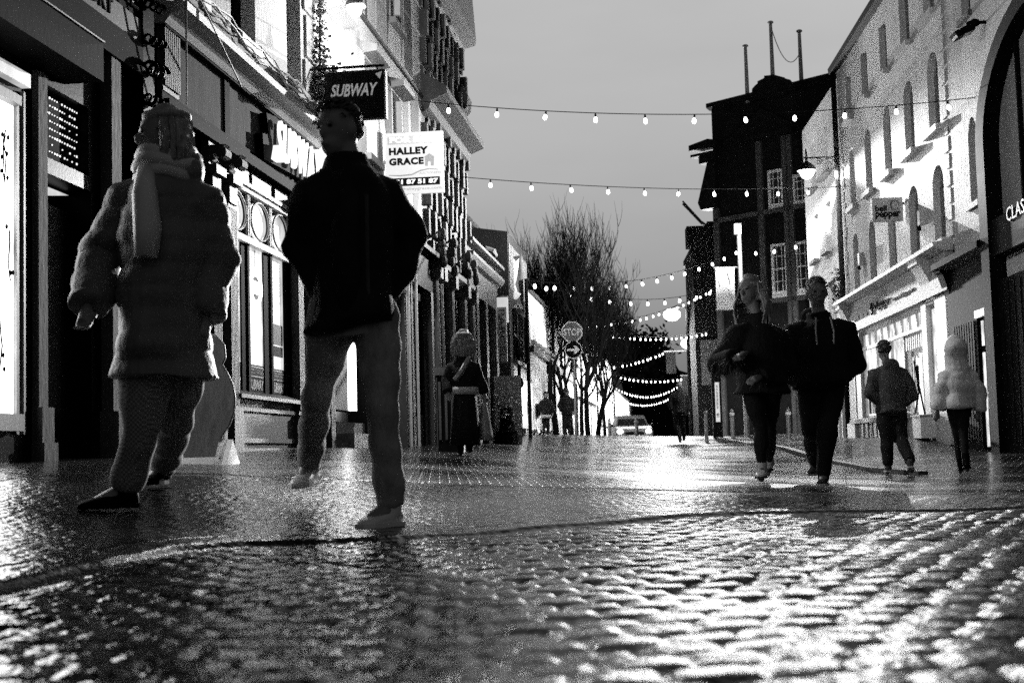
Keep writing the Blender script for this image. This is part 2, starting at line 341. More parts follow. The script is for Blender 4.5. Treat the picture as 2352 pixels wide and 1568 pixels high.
def window(F, a, b, c, d, par, frame='white', pane='glass', sill='plaster', n=-.2, nv=1, nh=1, ah=0, silld=.14, fw=.05, sillext=.1, sillh=.1):
    mb = MB(); mb.fb(F, a, a + fw, n - .03, n + .03, c, d - ah); mb.fb(F, b - fw, b, n - .03, n + .03, c, d - ah); mb.fb(F, a + fw, b - fw, n - .03, n + .03, c, c + fw)
    if not ah: mb.fb(F, a + fw, b - fw, n - .03, n + .03, d - fw, d)
    for i in range(nv): x = lerp(a, b, (i + 1) / (nv + 1)); mb.fb(F, x - .014, x + .014, n - .02, n + .02, c + fw, d - fw - ah * .3)
    for i in range(nh): z = lerp(c, d - ah, (i + 1) / (nh + 1)); hh = .03 if i == nh // 2 else .014; mb.fb(F, a + fw, b - fw, n - .024, n + .024, z - hh, z + hh)
    if ah:
        m_ = (a + b) / 2; r = (b - a) / 2 - .025
        mb.tube([F.p(m_ + r * math.cos(t), n, d - ah + (ah - .025) * math.sin(t)) for t in [math.pi * k / 12 for k in range(13)]], .025, 4)
    w = mb.build('window', M[frame], par)
    MB().fb(F, a, b, n - .05, n - .034, c, d).build('pane', M[pane], w)
    if sill: MB().fb(F, a - sillext, b + sillext, -.02, silld, c - sillh, c + .001).build('sill', M[sill], w)
    return w
def flutes(F, a, b, n0, n1, z0, z1, k, mb):
    mb.fb(F, a, b, n0, n1, z0, z1); st = (b - a) / k
    for i in range(k): mb.fb(F, a + st * (i + .22), a + st * (i + .78), n1, n1 + .018, z0 + .05, z1 - .05)
def console(F, a, b, z0, z1, n1, mb):   # scrolled bracket
    pr = [(.02, z0), (.05, z0)] + [(lerp(.05, n1, (i / 8) ** 1.6), lerp(z0, z1, i / 8)) for i in range(1, 9)] + [(.02, z1)]
    mb.profile(F, a, b, pr)
    mb.tube([F.p(a - .01, n1 * .8, z1 - .08), F.p(b + .01, n1 * .8, z1 - .08)], .06, 10); mb.tube([F.p(a - .01, .08, z0 + .05), F.p(b + .01, .08, z0 + .05)], .035, 8)
def massbox(F, a, b, z0, z1, par, m='slate', n0=-.34, n1=-7, name='rear_wall'):
    return MB().fb(F, a + .02, b - .02, n1, n0, z0, z1).build(name, M[m], par)
# ================================================================ LEFT SIDE
zA = Zm(0, 0, 600); zB = Zm(700, 550, 600); zC = Zm(1150, 0, 700); zD = Zm(1500, 700, 600); zE = Zm(1550, 1150, 550)
z1 = Zm(0, 0, 960, 1673); z3 = Zm(800, 0, 1000, 1742); z4 = Zm(800, 900, 1000); zG = Zm(2550, 250, 650); zH = Zm(2550, 850, 650)
zI = Zm(3100, 0, 740); zJ = Zm(3100, 650, 740); zK = Zm(3140, 1150, 700)
F = FL
# --- A: dark shop
A = thing('shop_building', F.p(10, 0, .3), 'black fronted shop with a lit display window at the left edge', 'shop')
mb = MB(); wallholes(mb, F, 2, 12.36, .1, 9, [(7.2, 10.16, .64, 2.86), (10.7, 11.5, .3, 2.48), (10.63, 11.46, 2.6, 3.16)], dep=.3); mb.build('wall', M['gloss'], A)
massbox(F, 2, 12.36, .1, 9, A, 'black', -.9)
w_ = MB(); w_.fb(F, 10.16, 10.20, -.1, .02, .5, 2.93); w_.fb(F, 10.25, 10.28, -.1, .03, .5, 2.99); w_.fb(F, 7.2, 10.16, -.1, .06, 2.86, 2.93); w_.fb(F, 7.2, 10.16, -.1, .08, .52, .64); w_.fb(F, 8.6, 8.66, -.1, .04, .64, 2.86)
wn = w_.build('window', M['grey'], A)
MB().fb(F, 7.2, 10.16, -.1, -.005, .64, 2.86).build('pane', M['litX'], wn)
mb = MB()                                                   # dark twigs decorating the lit window
for i in range(16):
    s0 = random.uniform(9.2, 10.1); z0 = random.uniform(.7, 2.6)
    pts = [F.p(s0 + random.uniform(-.03, .03), 0.005, z0 + j * .09) for j in range(5)]; mb.tube(pts, .006, 4)
    for j in range(3): mb.ball(F.p(s0 + random.uniform(-.06, .06), .005, z0 + random.random() * .4), (.012, .012, .02), 6, 4)
mb.build('window_decoration', M['black'], wn)
MB().fb(F, 7.2, 10.28, 0, .07, 3.02, 3.12).build('light_strip', M['litS'], A)
MB().fb(F, 7.2, 11.01, 0, .32, 3.24, 3.55).build('shutter_box', M['black'], A)
MB().fb(F, 7.2, 11.01, .3, .335, 3.548, 3.56).build('box_trim', M['grey'], A)
sh = MB().fb(F, 10.63, 11.46, -.12, -.08, 2.6, 3.16)
sh = sh.build('roller_shutter', M['black'], A); mb = MB()
for i in range(17):
    for j in range(9):
        if random.random() < .82:
            a = 10.68 + i * .0455 + random.uniform(-.006, .006); z = 2.63 + j * .06; r = random.uniform(.003, .0075); mb.fb(F, a - r, a + r, -.0795, -.072, z - r, z + r * 1.3)
mb.build('perforations', emit('shutter_light', 1.2), sh)
MB().fpoly(F, [(10.70, 2.315), (11.46, 2.45), (10.70, 2.45)], -.2, -.17).build('ceiling_glow', M['litS'], A)  # emissive wedge stands in for the lit ceiling inside, not a lamp
MB().fb(F, 10.7, 11.5, -.2, -.14, .3, 2.30).build('door', M['gloss'], A)
mb = MB(); mb.fb(F, 10.45, 10.60, 0, .05, .7, 3.2); mb.fb(F, 10.44, 10.64, 0, .08, .44, .70); mb.fb(F, 10.43, 10.66, 0, .10, .1, .44); mb.fb(F, 11.7, 11.9, 0, .1, .7, 3.7); mb.fb(F, 11.66, 11.94, 0, .16, .1, .7)
mb.build('pilaster', M['stone'], A)
mb = MB(); mb.fb(F, 7, 12.36, 0, .12, 3.66, 3.93); mb.fb(F, 7, 12.36, 0, .08, 4.17, 5.2); mb.fb(F, 7, 12.36, 0, .4, 5.2, 5.4); mb.build('fascia', M['black'], A)
st = MB().fb(F, 9, 12.36, 0, .10, 3.945, 4.155).build('name_strip', M['wood'], A)
mb = MB()
def ftext(mb, F, s, a, b, z0, z1, n, thick=.01, **k):
    right = F is FL   # reading direction: left wall reads with s increasing
    if right: text(mb, s, F.p(a, n, z0), F.d * (b - a), Vector((0, 0, z1 - z0)), thick, **k)
    else: text(mb, s, F.p(b, n, z0), F.d * (a - b), Vector((0, 0, z1 - z0)), thick, **k)
ftext(mb, F, 'ORT', 11.23, 11.72, 4.0, 4.13, .112); mb.build('lettering', M['black'], st)
mb = MB(); ftext(mb, F, 'IE', 12.08, 12.33, 4.235, 4.42, .095, bold=.0); mb.build('sign_letters', M['cream'], A)
# carved iron console and corbel at the end of the shop
C_ = thing('iron_console', F.p(12.5, 0, .3), 'dark ornate iron column with leaf scrolls between the two shopfronts', 'column')
mb = MB(); mb.fb(F, 12.36, 12.62, 0, .2, .1, 3.0); mb.fb(F, 12.30, 12.68, 0, .26, .1, .6); mb.tube([F.p(12.42, .2, .6), F.p(12.42, .2, 3.0)], .03); mb.tube([F.p(12.56, .2, .6), F.p(12.56, .2, 3.0)], .03); mb.build('shaft', M['gloss'], C_)
mb = MB()
for zc, r, sgn in [(3.12, .05, 1), (3.36, .07, -1), (3.62, .08, 1), (3.9, .06, -1), (4.2, .05, 1)]:
    for k_ in range(3):
        a0 = 12.38 + .09 * k_
        mb.tube([F.p(a0, .16 + .02 * k_ + r * (1 - t / 18) * math.cos(sgn * t * .55), zc + r * (1 - t / 18) * math.sin(sgn * t * .55) + .1) for t in range(14)], [.02 - .001 * t for t in range(14)], 6)
mb.fb(F, 12.36, 12.62, 0, .12, 3.0, 4.9); mb.build('scroll_carving', M['gloss'], C_)
# scroll bracket of a hanging sign above
B_ = thing('sign_bracket', F.p(12.9, 0, 4.6), 'dark wrought iron scroll bracket fixed above the fluted fascia end', 'bracket')
mb = MB(); mb.tube([F.p(12.7, .05, 4.47), F.p(12.75, .75, 4.5)], .025); mb.tube([F.p(12.7, .05, 5.1), F.p(12.75, .8, 4.52)], .022); mb.build('bar', M['black'], B_)
mb = MB()
for c_, r in [((.25, 4.66), .11), ((.6, 4.62), .09), ((.42, 4.56), .05)]:
    mb.tube([F.p(12.73, c_[0] + r * (1 - t / 20) * math.cos(t * .5), c_[1] + r * (1 - t / 20) * math.sin(t * .5)) for t in range(17)], .014, 6)
mb.build('scroll', M['grey'], B_)
# --- B: sandwich shop building with pale upper wall
B = thing('shop_building', F.p(15.8, 0, .37), 'pale plastered building above the sandwich shop with oval fanlights', 'shop')
mb = MB(); wallholes(mb, F, 13.0, 18.6, 4.62, 12.5, [(15.22, 16.12, 4.86, 7.0), (17.45, 18.1, 4.86, 7.0), (15.22, 16.12, 8.1, 10.2), (17.45, 18.1, 8.1, 10.2), (13.1, 13.95, 4.86, 7.0)], dep=.3)
mb.build('wall', M['plaster'], B); massbox(F, 13.0, 18.6, .1, 12.5, B, 'black', -1.6)
mb = MB(); mb.fb(F, 13.0, 18.6, -1.6, -.31, 4.5, 4.6); mb.build('floor_slab', M['black'], B)
for a, b, c, d in [(15.22, 16.12, 4.86, 7.0), (17.45, 18.1, 4.86, 7.0), (15.22, 16.12, 8.1, 10.2), (17.45, 18.1, 8.1, 10.2), (13.1, 13.95, 4.86, 7.0)]:
    window(F, a, b, c, d, B, frame='black', sill='cream', silld=.17, sillext=.12, sillh=.17, nv=0)
mb = MB()
for i in range(12): mb.fb(F, 18.3 if i % 2 else 18.22, 18.6, 0, .03, 4.9 + i * .6, 5.44 + i * .6)
mb.build('quoins', M['plaster3'], B)
mb = MB()                                                   # moulded cornice over the shop
mb.profile(F, 12.95, 18.6, [(0, 4.32), (.10, 4.32), (.16, 4.40), (.30, 4.44), (.32, 4.50), (.12, 4.52), (.10, 4.60), (0, 4.62)]); mb.build('cornice', M['cream'], B)
mb = MB(); mb.profile(F, 12.95, 18.6, [(0, 4.62), (.16, 4.62), (.2, 4.70), (0, 4.74)]); mb.build('upper_moulding', M['wood'], B)
mb = MB(); mb.fb(F, 13.0, 18.2, -.02, .05, 3.60, 3.70); mb.fb(F, 13.0, 18.2, -.02, .09, 4.3, 4.345); mb.fb(F, 14.86, 15.02, 0, .04, 3.7, 4.3); mb.fb(F, 13.0, 18.2, 0, .12, 3.50, 3.62); mb.build('fascia_frame', M['black'], B)
for a, b in [(13.42, 14.86), (15.02, 18.2)]: MB().fb(F, a, b, -.02, .015, 3.70, 4.3).build('fascia_panel', M['fascia'], B)
mb = MB(); flutes(F, 13.0, 13.42, 0, .06, 3.7, 4.38, 8, mb); mb.build('fluted_block', M['wood'], B)
def pil(a, b, par, z0=.3, z1=3.2):
    mb = MB(); flutes(F, a, b, 0, .10, z0 + .5, z1 - .25, 6, mb); mb.fb(F, a - .02, b + .02, 0, .15, z0 - .1, z0 + .5); mb.fb(F, a - .03, b + .03, 0, .17, z1 - .05, z1 + .04); mb.fb(F, a, b, 0, .12, z1 - .25, z1 - .05)
    p = mb.build('pilaster', M['wood'], par); mb = MB(); mb.fb(F, a, b, 0, .08, z1 + .04, 3.6); console(F, a + .05, b - .05, z1 + .06, 3.45, .24, mb); mb.build('capital', M['wood'], p)
for a, b in [(14.2, 14.46), (14.74, 15.0), (17.38, 17.62), (17.92, 18.16)]: pil(a, b, B)
# shopfront timber
mb = MB(); wallholes(mb, F, 15.0, 17.38, 2.72, 3.6, [(15.0, 15.64, 2.74, 3.19), (15.8, 16.48, 2.74, 3.19), (16.64, 17.28, 2.74, 3.19)], n=.0, dep=.06)
for a, b in [(15.04, 15.70), (15.82, 16.56), (16.72, 17.32)]: mb.fb(F, a, b, 0, .03, 3.335, 3.48)
mb.build('fanlight_frame', M['wood'], B)
mb = MB(); mb.fb(F, 15.0, 17.38, 0, .05, 3.205, 3.25); mb.fb(F, 15.0, 17.38, 0, .06, 3.27, 3.32); mb.fb(F, 15.0, 17.38, -.05, .05, 2.645, 2.72); mb.build('rail', M['cream'], B)
for c_, rx, x0, x1 in [(15.25, .36, 15.0, 15.66), (16.14, .345, 15.78, 16.5), (16.97, .325, 16.62, 17.3)]:
    mb = MB(); k = 28
    lo = c_ - rx
    def el(t, f): return (c_ + rx * f * math.cos(t), 2.965 + .212 * f * math.sin(t))
    pts = [F.p(max(el(2 * math.pi * i / k, 1)[0], 15.0), .02, el(2 * math.pi * i / k, 1)[1]) for i in range(k + 1)]; mb.tube(pts, .014, 6)
    mb.fb(F, x1 - .01, x1 + .02, 0, .03, 2.74, 3.2); mb.fb(F, x1 + .05, x1 + .08, 0, .03, 2.74, 3.2)
    fr = mb.build('oval_light', M['cream'], B)
    MB().fpoly(F, [(max(el(2 * math.pi * i / k, .99)[0], 15.0), el(2 * math.pi * i / k, .99)[1]) for i in range(k)], -.03, -.015).build('glass', M['litS'], fr)
    MB().fb(F, x0, x1, -.2, -.031, 2.72, 3.22).build('backing', M['black'], fr)
mb = MB()
for a, b in [(15.47, 15.68), (16.31, 16.56), (17.15, 17.38)]: mb.fb(F, a, b, -.12, .0, 1.0, 2.65); mb.fb(F, b - .03, b + .04, 0, .02, 1.0, 2.65)
mb.build('mullion', M['black'], B)
for a, b, e in [(15.0, 15.47, 'litS'), (15.73, 16.31, 'lit'), (16.61, 17.15, 'litS')]:
    p = MB().fb(F, a, b, -.04, -.02, 1.02, 2.645); p = p.build('shop_pane', M[e], B)
    if e == 'litS' and a < 15.3:
        MB().fb(F, a + .02, b - .04, -.018, -.013, 1.75, 2.05).build('poster', M['blind'], B); MB().fb(F, a + .04, b - .08, -.018, -.013, 1.58, 1.70).build('poster', M['grey'], B)
    mb = MB(); mb.fb(F, a, b, -.018, -.012, 1.02, 1.33); q = mb.build('poster', M['black'], B)
    mb = MB(); ftext(mb, F, 'SUBWAY', a + .03, b - .03, 1.05, 1.17, -.008, bold=.03, shear=.2); mb.build('lettering', M['letters'] if 0 else M['white'], q)
    if a > 15.5:
        mb = MB(); mb.fb(F, a + .03, b - .04, -.012, -.009, 1.195, 1.315); q2 = mb.build('notice', M['cream'], q); mb = MB(); mb.fb(F, a + .05, b - .06, -.009, -.006, 1.21, 1.30); mb.build('notice_face', M['cloG'], q)
        mb = MB(); ftext(mb, F, 'Regular cleaning and', a + .07, b - .08, 1.265, 1.285, -.004, .001); ftext(mb, F, 'disinfecting in store', a + .07, b - .08, 1.235, 1.255, -.004, .001); mb.build('lettering', M['cream'], q)
    if a > 16.5:
        MB().fb(F, a + .02, b - .05, -.018, -.013, 1.62, 1.86).build('poster', M['stone2'], B); MB().fb(F, a + .03, b - .05, -.018, -.013, 1.48, 1.60).build('poster', M['cloG'], B)
        mb = MB(); mb.fpoly(F, [(a + .05, 1.86), (a + .1, 2.05), (a + .14, 1.9), (a + .2, 2.0), (a + .25, 1.9), (a + .3, 1.97), (a + .34, 1.86)], -.118, -.11); mb.build('poster', M['black'], B)
mb = MB(); mb.profile(F, 15.0, 17.38, [(-.1, .93), (.14, .93), (.14, .97), (.02, 1.02), (-.1, 1.02)]); mb.build('sill', M['wood'], B)
mb = MB(); mb.fb(F, 15.0, 17.38, -.1, .04, .1, .93); mb.fb(F, 15.0, 17.38, .04, .07, .80, .84); mb.fb(F, 15.0, 17.38, .04, .07, .46, .51); mb.fb(F, 15.0, 17.38, .04, .1, .1, .40); mb.build('stall_riser', M['wood'], B)
for nm_, a, b, n0, n1, z in [('door', 13.0, 14.2, -.5, -.45, 3.6), ('door_panel', 14.46, 14.74, -.12, -.05, 3.6), ('door_panel', 17.62, 17.92, -.12, -.05, 3.6), ('corner_post', 18.16, 18.6, -.05, .04, 4.62)]: MB().fb(F, a, b, n0, n1, .1, z).build(nm_, M['gloss'], B)
# illuminated letters on the fascia
S_ = thing('shop_sign', F.p(17.2, .1, 3.9), 'lit white slanted shop letters on the pale fascia panel over the oval windows', 'sign')
mb = MB(); mb.fpoly(F, [(16.0, 3.66), (15.95, 3.95), (16.2, 3.98), (16.12, 4.22), (16.5, 4.26), (18.25, 4.2), (18.5, 4.1), (18.2, 3.76)], .03, .12); mb.build('backing', M['black'], S_)
mb = MB(); text(mb, 'SUBWAY', F.p(16.32, .20, 3.74), F.d * 1.98, Vector((0, 0, .46)), .03, shear=.2, bold=.0, space=1.28); mb.build('lettering', M['letters'], S_)
MB().fpoly(F, [(16.2, 3.7), (16.42, 3.7), (16.42, 3.80), (16.3, 3.88)], .14, .24).build('arrow', M['letters'], S_); MB().fpoly(F, [(18.28, 4.22), (18.5, 4.3), (18.5, 4.1), (18.4, 4.02)], .14, .24).build('arrow', M['letters'], S_)
# round lit window sign and pendant lamp in the shop window
O_ = thing('open_sign', F.p(16.0, -.1, 1.9), 'round glowing OPEN sign hanging in the middle shop pane', 'sign')
cs, cz = F.sz(*zB(672, 1385)); mb = MB()
mb.tube([F.p(cs + .2 * math.cos(t * .2618), .0, cz + .165 * math.sin(t * .2618)) for t in range(25)], .024, 8); mb.build('ring', M['neon'], O_)
mb = MB(); text(mb, 'OPEN', F.p(cs - .15, .015, cz - .075), F.d * .3, Vector((0, 0, .15)), .012, bold=.01); mb.build('lettering', M['neon'], O_)
MB().fb(F, cs - .17, cs + .17, -.01, -.002, cz - .13, cz + .13).build('plate', M['stone'], O_)
mb = MB(); mb.tube([F.p(cs, .0, cz + .17), F.p(cs, .0, 2.62)], .004, 4); mb.build('chain', M['black'], O_)
ls, lz = F.sz(*zB(440, 1180)); P_ = thing('pendant_lamp', F.p(ls, -.05, lz), 'long white pendant lamp glowing in the first shop pane', 'lamp')
mb = MB(); mb.lathe(F.p(ls, .02, lz), [(.03, -.12), (.055, -.1), (.062, 0), (.055, .08), (.03, .12)]); mb.build('shade', M['neon'], P_, True)
MB().tube([F.p(ls, .02, lz + .12), F.p(ls, .02, 2.63)], .004, 4).build('cord', M['black'], P_)
# cables along the cornice
for nm, zz, lab in [('cable_run', 4.80, 'upper loose cable strung along the wall above the shop cornice'), ('cable_run', 4.66, 'lower bundle of cables lying along the shop cornice top')]:
    mb = MB()
    for k_ in range(4):
        ph = random.random() * 6; mb.tube([F.p(13 + i * .2, .08 + .10 * (zz < 4.7) + .02 * k_, zz + .03 * k_ + .025 * math.sin(i * .9 + ph) + .02 * math.sin(i * 2.3 + ph)) for i in range(28)], .011, 5)
    tag(mb.build(nm, M['cable']), lab, 'cable')
mb = MB(); mb.tube([F.p(12.8 + .06 * t, .35 - .02 * t, 4.6 - .19 * t) for t in range(6)], .008, 5); mb.tube([F.p(12.75 + .05 * t, .38 - .02 * t, 4.6 - .26 * t + .01 * t * t) for t in range(6)], .008, 5)
mb.tube([F.p(13.1 + .12 * t, .36, 4.62 - .05 * t) for t in range(12)], .009, 5)
tag(mb.build('hanging_cable', M['cable']), 'thin cables drooping in front of the fluted fascia block', 'cable')
# ivy
def leaves(mb, pts, n, spread, size):
    for _ in range(n):
        p = random.choice(pts) + Vector([random.gauss(0, spread) for _ in range(3)]); a = Vector([random.gauss(0, 1) for _ in range(3)]).normalized(); b = a.cross(Vector((random.random(), random.random(), 1))).normalized()
        s = size * random.uniform(.6, 1.3); mb.add([p - a * s, p + b * s * .6, p + a * s, p - b * s * .6], [(0, 1, 2, 3)])
I_ = thing('climbing_plant', F.p(18.9, .1, 4.6), 'dark ivy trailing down the pale wall behind the hanging box sign', 'plant')
pts = [F.p(18.85 + .08 * math.sin(z * 3), .08, z) for z in np.arange(5.3, 8.6, .08)]; pts2 = [F.p(18.62 + random.random() * .4, .12, 5.0 + random.random() * .4) for _ in range(20)]
mb = MB(); leaves(mb, pts, 900, .05, .035); leaves(mb, pts2, 700, .12, .04); leaves(mb, [F.p(18.55, .12, z) for z in np.arange(4.5, 5.2, .1)], 200, .06, .035); mb.build('foliage', M['ivy'], I_)
mb = MB(); mb.tube(pts[::4], .012, 5); mb.build('stem', M['bark'], I_)
# --- C: mural building
Cb = thing('mural_building', F.p(22.7, 0, .45), 'white rendered building with a large grey abstract wall mural', 'building')
hw = [(19.62, 20.4, 4.95, 6.5), (21.9, 22.7, 4.95, 6.5), (24.05, 24.85, 4.95, 6.5), (19.6, 20.4, 8.2, 10), (21.9, 22.7, 8.2, 10), (24.05, 24.9, 7.75, 10)]
mb = MB(); wallholes(mb, F, 18.6, 26.8, 3.9, 12.5, hw, dep=.3); mb.build('wall', M['plaster3'], Cb); massbox(F, 18.6, 26.8, .1, 12.5, Cb, 'black', -1.7)
for h in hw:
    wd = window(F, *h, Cb, frame='grey', sill='grey', silld=.1)
    MB().profile(F, h[0] - .1, h[1] + .15, [(0, h[3] + .02), (.22, h[3] + .05), (.22, h[3] + .15), (0, h[3] + .2)]).build('hood', M['grey'], wd)
mb = MB(); mb.fb(F, 18.6, 26.8, 0, .05, 7.03, 7.09); mb.build('string_course', M['stone'], Cb)
mg = [mat('mural_tone', c, .8, .15, 3) for c in (.16, .3, .05, .45)]
shp = [((18.95, 9.5), (19.4, 7.6), (20.8, 6.9), (20.5, 8.7)), ((20.9, 5.3), (21.5, 6.3), (21.6, 6.8), (20.9, 6.6)), ((22.9, 7.0), (23.6, 5.2), (24.0, 4.2), (23.9, 6.6)), ((25.0, 4.2), (25.5, 5.4), (25.4, 6.9), (24.95, 7.0)),
       ((25.8, 4.0), (26.4, 5.2), (26.5, 7.0), (25.7, 7.0)), ((22.8, 7.2), (23.6, 7.2), (23.2, 9.5), (22.9, 9)), ((25.2, 7.2), (26.0, 7.2), (25.9, 9.8), (25.3, 8.8)), ((21.2, 7.3), (21.8, 9.9), (21.5, 10.4), (20.9, 8.4)),
       ((24.9, 7.2), (25.15, 8), (25.1, 10), (24.95, 9)), ((26.1, 7.2), (26.7, 7.2), (26.6, 10.4), (26.3, 9.6)), ((23.7, 7.2), (24.0, 8.2), (24.0, 10.5), (23.7, 9)), ((20.45, 4.3), (21.2, 4.3), (20.9, 5.0), (20.5, 5.2)), ((22.8, 4.2), (23.3, 4.6), (22.9, 5.8), (22.75, 5))]
for i, q in enumerate(shp): MB().fpoly(F, q, -.01, .004 + .0015 * (i % 3)).build('mural_patch', mg[(i * 7) % 4], Cb)
mb = MB()
for i, (a, z) in enumerate([(21.0, 7.3), (21.25, 7.25), (21.5, 7.2), (21.75, 7.2), (22.0, 7.15)]): mb.fpoly(F, [(a, z), (a + .12, z), (a + .05, z + 1.5 - .1 * i), (a - .07, z + 1.5 - .1 * i)], 0, .012)
mb.build('mural_stripes', M['stone'], Cb)
# ground floor of C
gf = [(19.62, 21.4, .4, 3.2), (22.2, 23.6, 1.0, 3.1), (24.9, 26.3, 1.0, 3.1)]
mb = MB(); wallholes(mb, F, 18.6, 26.8, .1, 3.9, gf, dep=.5); mb.fb(F, 18.6, 26.8, 0, .14, 3.3, 3.9); mb.profile(F, 18.6, 26.8, [(0, 3.9), (.3, 3.95), (.3, 4.03), (0, 4.1)]); mb.build('shopfront', M['gloss'], Cb)
mb = MB()
for i in range(3): mb.fb(F, 19.64 + .02 * i, 21.38, -.9 + 0 * i, .25 - .25 * i, .2, .60 + .17 * i)
mb.build('step', M['stone2'], Cb)
MB().fb(F, 20.5, 21.0, -.1, -.02, .95, 3.2).build('lit_doorway', M['litX'], Cb)
MB().fb(F, 19.66, 20.45, -.1, -.02, .94, 3.2).build('door', M['grey'], Cb)
for a, b, c, d in gf[1:]: MB().fb(F, a, b, -.4, -.35, c, d).build('pane', M['glass'], Cb)
for a in (18.75, 21.6, 23.9, 24.5, 26.5): MB().fb(F, a, a + .22, 0, .16, .1, 3.3).build('pilaster', M['stone'], Cb)
for a in (21.85, 24.05, 24.75): MB().tube([F.p(a, .2, .4), F.p(a, .2, 3.4)], .025, 8).build('pilaster_highlight', M['cream'], Cb)  # thin pale tubes painting bright highlights down the pilaster edges
# street lamp over the sandwich shop
ls, lz = F.sz(*zC(408, 78), .45)
W_ = thing('wall_lamp', F.p(ls, 0, lz), 'bright wall floodlight with curved hood on the pale upper wall', 'lamp')
mb = MB(); mb.tube([F.p(ls - .1, 0, lz + .25), F.p(ls - .05, .2, lz + .3), F.p(ls, .4, lz + .12)], .03, 8); mb.build('arm', M['grey'], W_)
mb = MB(); mb.lathe(F.p(ls, .45, lz + .03), [(.015, .16), (.07, .13), (.13, .05), (.15, 0), (.14, 0)], 16); mb.build('hood', M['grey'], W_, True)
mb = MB(); mb.ball(F.p(ls, .45, lz - .03), .085); mb.build('lamp_glass', emit('floodlight_glass', 30), W_, True)
def point(name, loc, W, r=.12):
    d = bpy.data.lights.new(name, 'POINT'); d.energy = W; d.shadow_soft_size = r; o = bpy.data.objects.new(name, d); COL.objects.link(o); o.location = loc; return o
point('wall_lamp_light', F.p(ls, .6, lz - .2), 900)
# hanging box sign (perpendicular to the wall)
def perp(s, n0, n1, z0, z1, th, mb, F=F): mb.fb(F, s - th / 2, s + th / 2, n0, n1, z0, z1)
hs = 18.45
def nz(F, s, u, v):   # where the sight line meets the vertical plane at wall distance s
    o = F.o + F.d * s; d = ray(u, v); t = (o - CAM).dot(F.d) / d.dot(F.d); p = CAM + d * t; return (p - F.o).dot(F.n), p.z
n0, zt = nz(F, hs, 748, 172); n1, zb = nz(F, hs, 886, 272)
H_ = thing('hanging_sign', F.p(hs, n0, zb), 'dark boxed projecting sign with slanted shop name and arrow', 'sign')
mb = MB(); perp(hs, n0, n1, zb, zt, .12, mb); bx = mb.build('sign_box', M['gloss'], H_); MB().fb(F, hs - .065, hs + .065, n1, n1 + .02, zb - .01, zt + .01).build('edge_trim', M['grey'], H_)
MB().fb(F, hs - .065, hs + .065, n0, n1, zt, zt + .015).build('edge_trim', M['cloG'], H_)
mb = MB(); q0 = nz(F, hs, 762, 224); q1 = nz(F, hs, 870, 202); hgt = .17
text(mb, 'SUBWAY', F.p(hs - .061, q0[0], q0[1] - .02), F.n * (q1[0] - q0[0]), Vector((0, 0, hgt)), .012, shear=.3, bold=.03)
mb.prism([F.p(hs - .061, q1[0] - .03, q1[1] + .17), F.p(hs - .061, q1[0] + .06, q1[1] + .20), F.p(hs - .061, q1[0] + .03, q1[1] + .10)], F.d * -.012); mb.build('lettering', M['dimletters'], bx)
mb = MB(); mb.tube([F.p(hs, 0, zt + .08), F.p(hs, n1, zt + .08)], .018, 6); mb.tube([F.p(hs, n0 + .1, zt), F.p(hs, n0 + .1, zt + .09)], .01, 5); mb.tube([F.p(hs, n1 - .1, zt), F.p(hs, n1 - .1, zt + .09)], .01, 5); mb.build('bracket', M['black'], H_)
# auctioneer board
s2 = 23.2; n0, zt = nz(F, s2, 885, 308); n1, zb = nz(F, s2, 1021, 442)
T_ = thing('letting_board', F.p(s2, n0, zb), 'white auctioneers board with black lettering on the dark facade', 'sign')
mb = MB(); perp(s2, n0, n1, zb, zt, .05, mb); bd = mb.build('board', M['sign'], T_)  # plain board, no lamp: emission in its material makes the face look lit
MB().fb(F, s2 - .1, s2 - .02, 0, n0, (zb + zt) / 2, (zb + zt) / 2 + .05).build('bracket', M['grey'], T_)
def bt(mb, s, x0, x1, y0, y1, **k):
    text(mb, s, F.p(s2 - .027, lerp(n0, n1, x0), lerp(zt, zb, y1)), F.n * ((n1 - n0) * (x1 - x0)), Vector((0, 0, (zt - zb) * (y1 - y0))), .004, **k)
def br(mb, x0, x1, y0, y1): mb.fb(F, s2 - .030, s2 - .0255, lerp(n0, n1, x0), lerp(n0, n1, x1), lerp(zt, zb, y1), lerp(zt, zb, y0))
mb = MB(); bt(mb, 'HALLEY', .06, .74, .24, .36, bold=.06, space=1.1); bt(mb, 'GRACE', .06, .66, .41, .53, bold=.06, space=1.1); br(mb, .05, .93, .74, .87); mb.build('lettering', M['black'], bd)
mb = MB(); text(mb, '051 87 51 87', F.p(s2 - .036, lerp(n0, n1, .09), lerp(zt, zb, .845)), F.n * ((n1 - n0) * .81), Vector((0, 0, (zt - zb) * .08)), .004, bold=.05); mb.build('lettering', M['white'], bd)
mb = MB(); br(mb, .04, .97, .06, .185); mb.build('header_strip', M['blind'], bd)
mb = MB(); text(mb, 'FOR SALE', F.p(s2 - .036, lerp(n0, n1, .08), lerp(zt, zb, .17)), F.n * ((n1 - n0) * .82), Vector((0, 0, (zt - zb) * .1)), .004, bold=.05); mb.build('lettering', M['white'], bd)
mb = MB(); bt(mb, 'www.halleygrace.com', .06, .95, .895, .955); bt(mb, 'AUCTIONEERS', .58, .95, .655, .69); mb.build('lettering', M['grey'], bd)
mb = MB()
def bq(pts): mb.prism([F.p(s2 - .031, lerp(n0, n1, x), lerp(zt, zb, y)) for x, y in pts], F.d * .0055)
